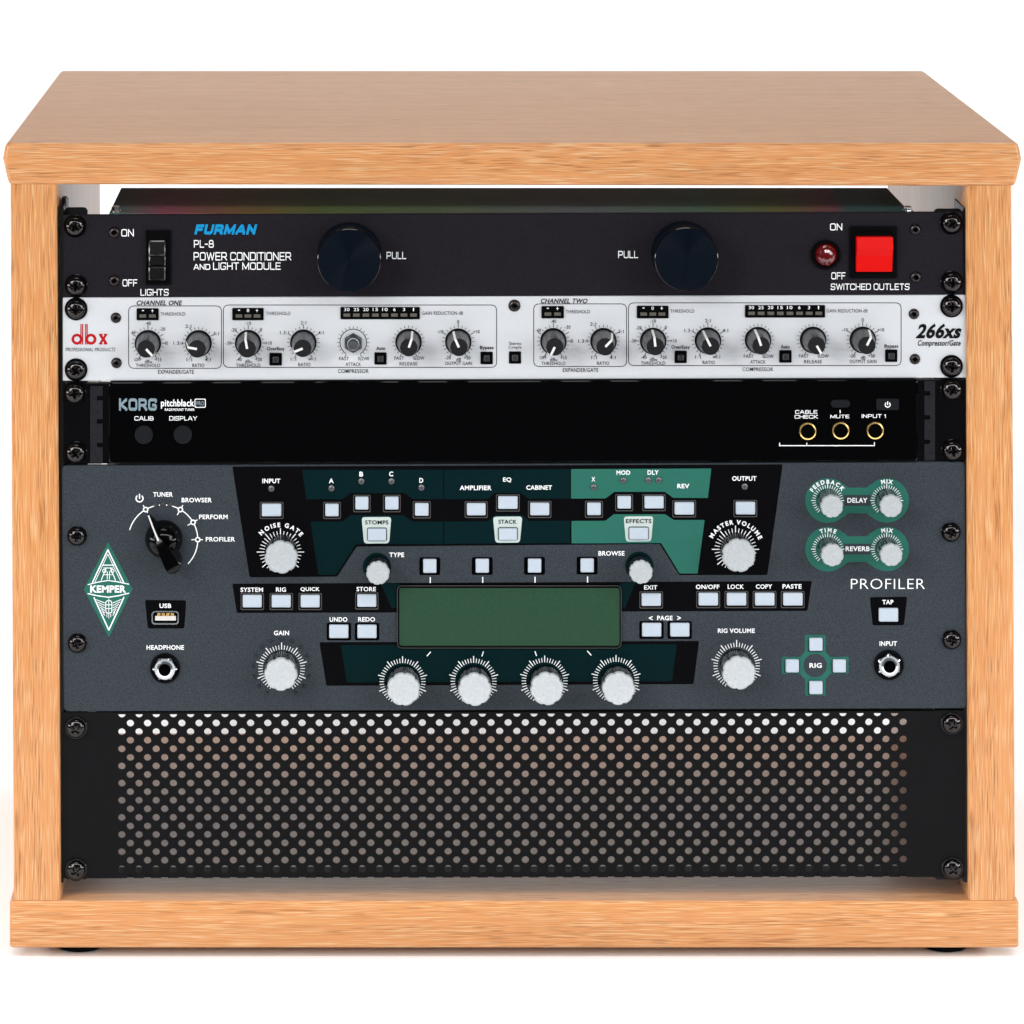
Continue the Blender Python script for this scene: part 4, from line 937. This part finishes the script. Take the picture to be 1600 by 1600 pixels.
# ------------------------------------------------------------------ perforated vent panel
vp = thing('vent_panel', 'black perforated vent panel under the slate amplifier, lowest in the rack', 'vent panel', (X(802), YP, Z(1372)))
PX0, PX1, PY0, PY1 = 97.0, 1507.5, 1113.0, 1372.5
HS, VS, RH = 26.84, 13.395, 5.75
g = G(); TH = .0015
def vrot(px, py): return px, py - 2.3 * (px - 97) / 1410        # the plate hangs a hair out of level
def V3(p, y): a, b = vrot(*p); return (X(a), y, Z(b))
def flat(x0, x1, y0, y1): 
    for y, rev in ((YP, 0), (YP + TH, 1)):
        q = [V3(p, y) for p in ((x0, y0), (x0, y1), (x1, y1), (x1, y0))]; g.add(q, [(3, 2, 1, 0) if rev else (0, 1, 2, 3)])
def cell(cx, cy, x0, x1, y0, y1, r, n=16):
    ring = [(cx + r * cos(2 * pi * (i + .5) / n), cy + r * sin(2 * pi * (i + .5) / n)) for i in range(n)]
    outp = []
    for i in range(n):
        a = 2 * pi * (i + .5) / n; dx, dy = cos(a), sin(a)
        t = min((x1 - cx) / dx if dx > 0 else (x0 - cx) / dx, (y1 - cy) / dy if dy > 0 else (y0 - cy) / dy)
        outp.append((cx + dx * t, cy + dy * t))
    # snap the points nearest to each corner on to the corner
    for c_ in ((x0, y0), (x1, y0), (x1, y1), (x0, y1)):
        j = min(range(n), key=lambda i: (outp[i][0] - c_[0]) ** 2 + (outp[i][1] - c_[1]) ** 2); outp[j] = c_
    v = [V3(p, YP) for p in outp] + [V3(p, YP) for p in ring] + [V3(p, YP + TH) for p in ring] + [V3(p, YP + TH) for p in outp]
    f = []
    for i in range(n):
        j = (i + 1) % n
        f += [(i, j, n + j, n + i), (n + i, n + j, 2 * n + j, 2 * n + i), (2 * n + i, 2 * n + j, 3 * n + j, 3 * n + i)]
    g.add(v, f)
for rrow in range(1, 19):
    cy = 1130.6 + (rrow - 1) * VS; odd = rrow % 2 == 1
    first = 203.6 if odd else 190.3; xs = [first + HS * i for i in range(46)]
    y0, y1 = cy - VS / 2, cy + VS / 2
    flat(PX0, xs[0] - HS / 2, y0, y1); flat(xs[-1] + HS / 2, PX1, y0, y1)
    for x in xs: cell(x, cy, x - HS / 2, x + HS / 2, y0, y1, RH)
# half holes where the top edge is folded back; the fold carries the other halves
cy = 1130.6 - VS; ytop = cy - .8; y1 = 1130.6 - VS / 2
xs = [190.3 + HS * i for i in range(46)]
flat(PX0, xs[0] - HS / 2, PY0, y1); flat(xs[-1] + HS / 2, PX1, PY0, y1)
for x in xs:
    n = 10; aa = [pi * i / n for i in range(n + 1)]
    ring = [(x + RH * cos(a), ytop + RH * sin(a)) for a in aa]; x0, x1 = x - HS / 2, x + HS / 2
    for i in range(n):
        a, b_ = ring[i], ring[i + 1]
        va = [V3(a, YP), V3(b_, YP), V3((b_[0], y1), YP), V3((a[0], y1), YP), V3(a, YP + TH), V3(b_, YP + TH)]
        g.add(va, [(0, 1, 2, 3), (0, 4, 5, 1)])
    flat(x0, x - RH, ytop, y1); flat(x + RH, x1, ytop, y1)
flat(xs[0] - HS / 2, xs[-1] + HS / 2, PY0 + .3, ytop)  # solid bar standing in for the shadow under the amplifier's lower edge
yb_ = 1130.6 + 17.5 * VS
# the last row is cut by the lower edge
xs = [203.6 + HS * i for i in range(46)]; ycut = PY1 - .2
flat(PX0, xs[0] - HS / 2, yb_, PY1); flat(xs[-1] + HS / 2, PX1, yb_, PY1)
for x in xs:
    n = 10; aa = [pi * i / n for i in range(n + 1)]; rr_ = RH * .9
    ring = [(x + rr_ * cos(a), ycut - rr_ * sin(a)) for a in aa]
    for i in range(n):
        a, b_ = ring[i], ring[i + 1]
        g.add([V3(a, YP), V3(b_, YP), V3((b_[0], yb_), YP), V3((a[0], yb_), YP), V3(a, YP + TH), V3(b_, YP + TH)], [(3, 2, 1, 0), (1, 5, 4, 0)])
    flat(x - HS / 2, x - rr_, yb_, ycut); flat(x + rr_, x + HS / 2, yb_, ycut)
# folded flanges
za, zc_ = Z(vrot(PX0, PY1)[1]), Z(PY1 - 2.3)
for pyy, t_ in ((PY1, 1), (PY0, -1)):
    zl, zr = Z(vrot(150, pyy)[1]), Z(vrot(1460, pyy)[1]); q = .0012 * t_
    xL, xR = X(150), X(1460)
    g.add([(xL, YP + TH, zl), (xR, YP + TH, zr), (xR, YP + .0148, zr), (xL, YP + .0148, zl), (xL, YP + TH, zl + q), (xR, YP + TH, zr + q), (xR, YP + .0148, zr + q), (xL, YP + .0148, zl + q)],
          [(0, 1, 2, 3), (7, 6, 5, 4), (3, 2, 6, 7), (0, 4, 5, 1), (0, 3, 7, 4), (1, 5, 6, 2)])
g.obj('perforated_plate', 'vent', vp, smooth=False)
for p in ((119, 1137), (119, 1358.5), (1487, 1130.5), (1488, 1356.5)): screw(*p, vp)
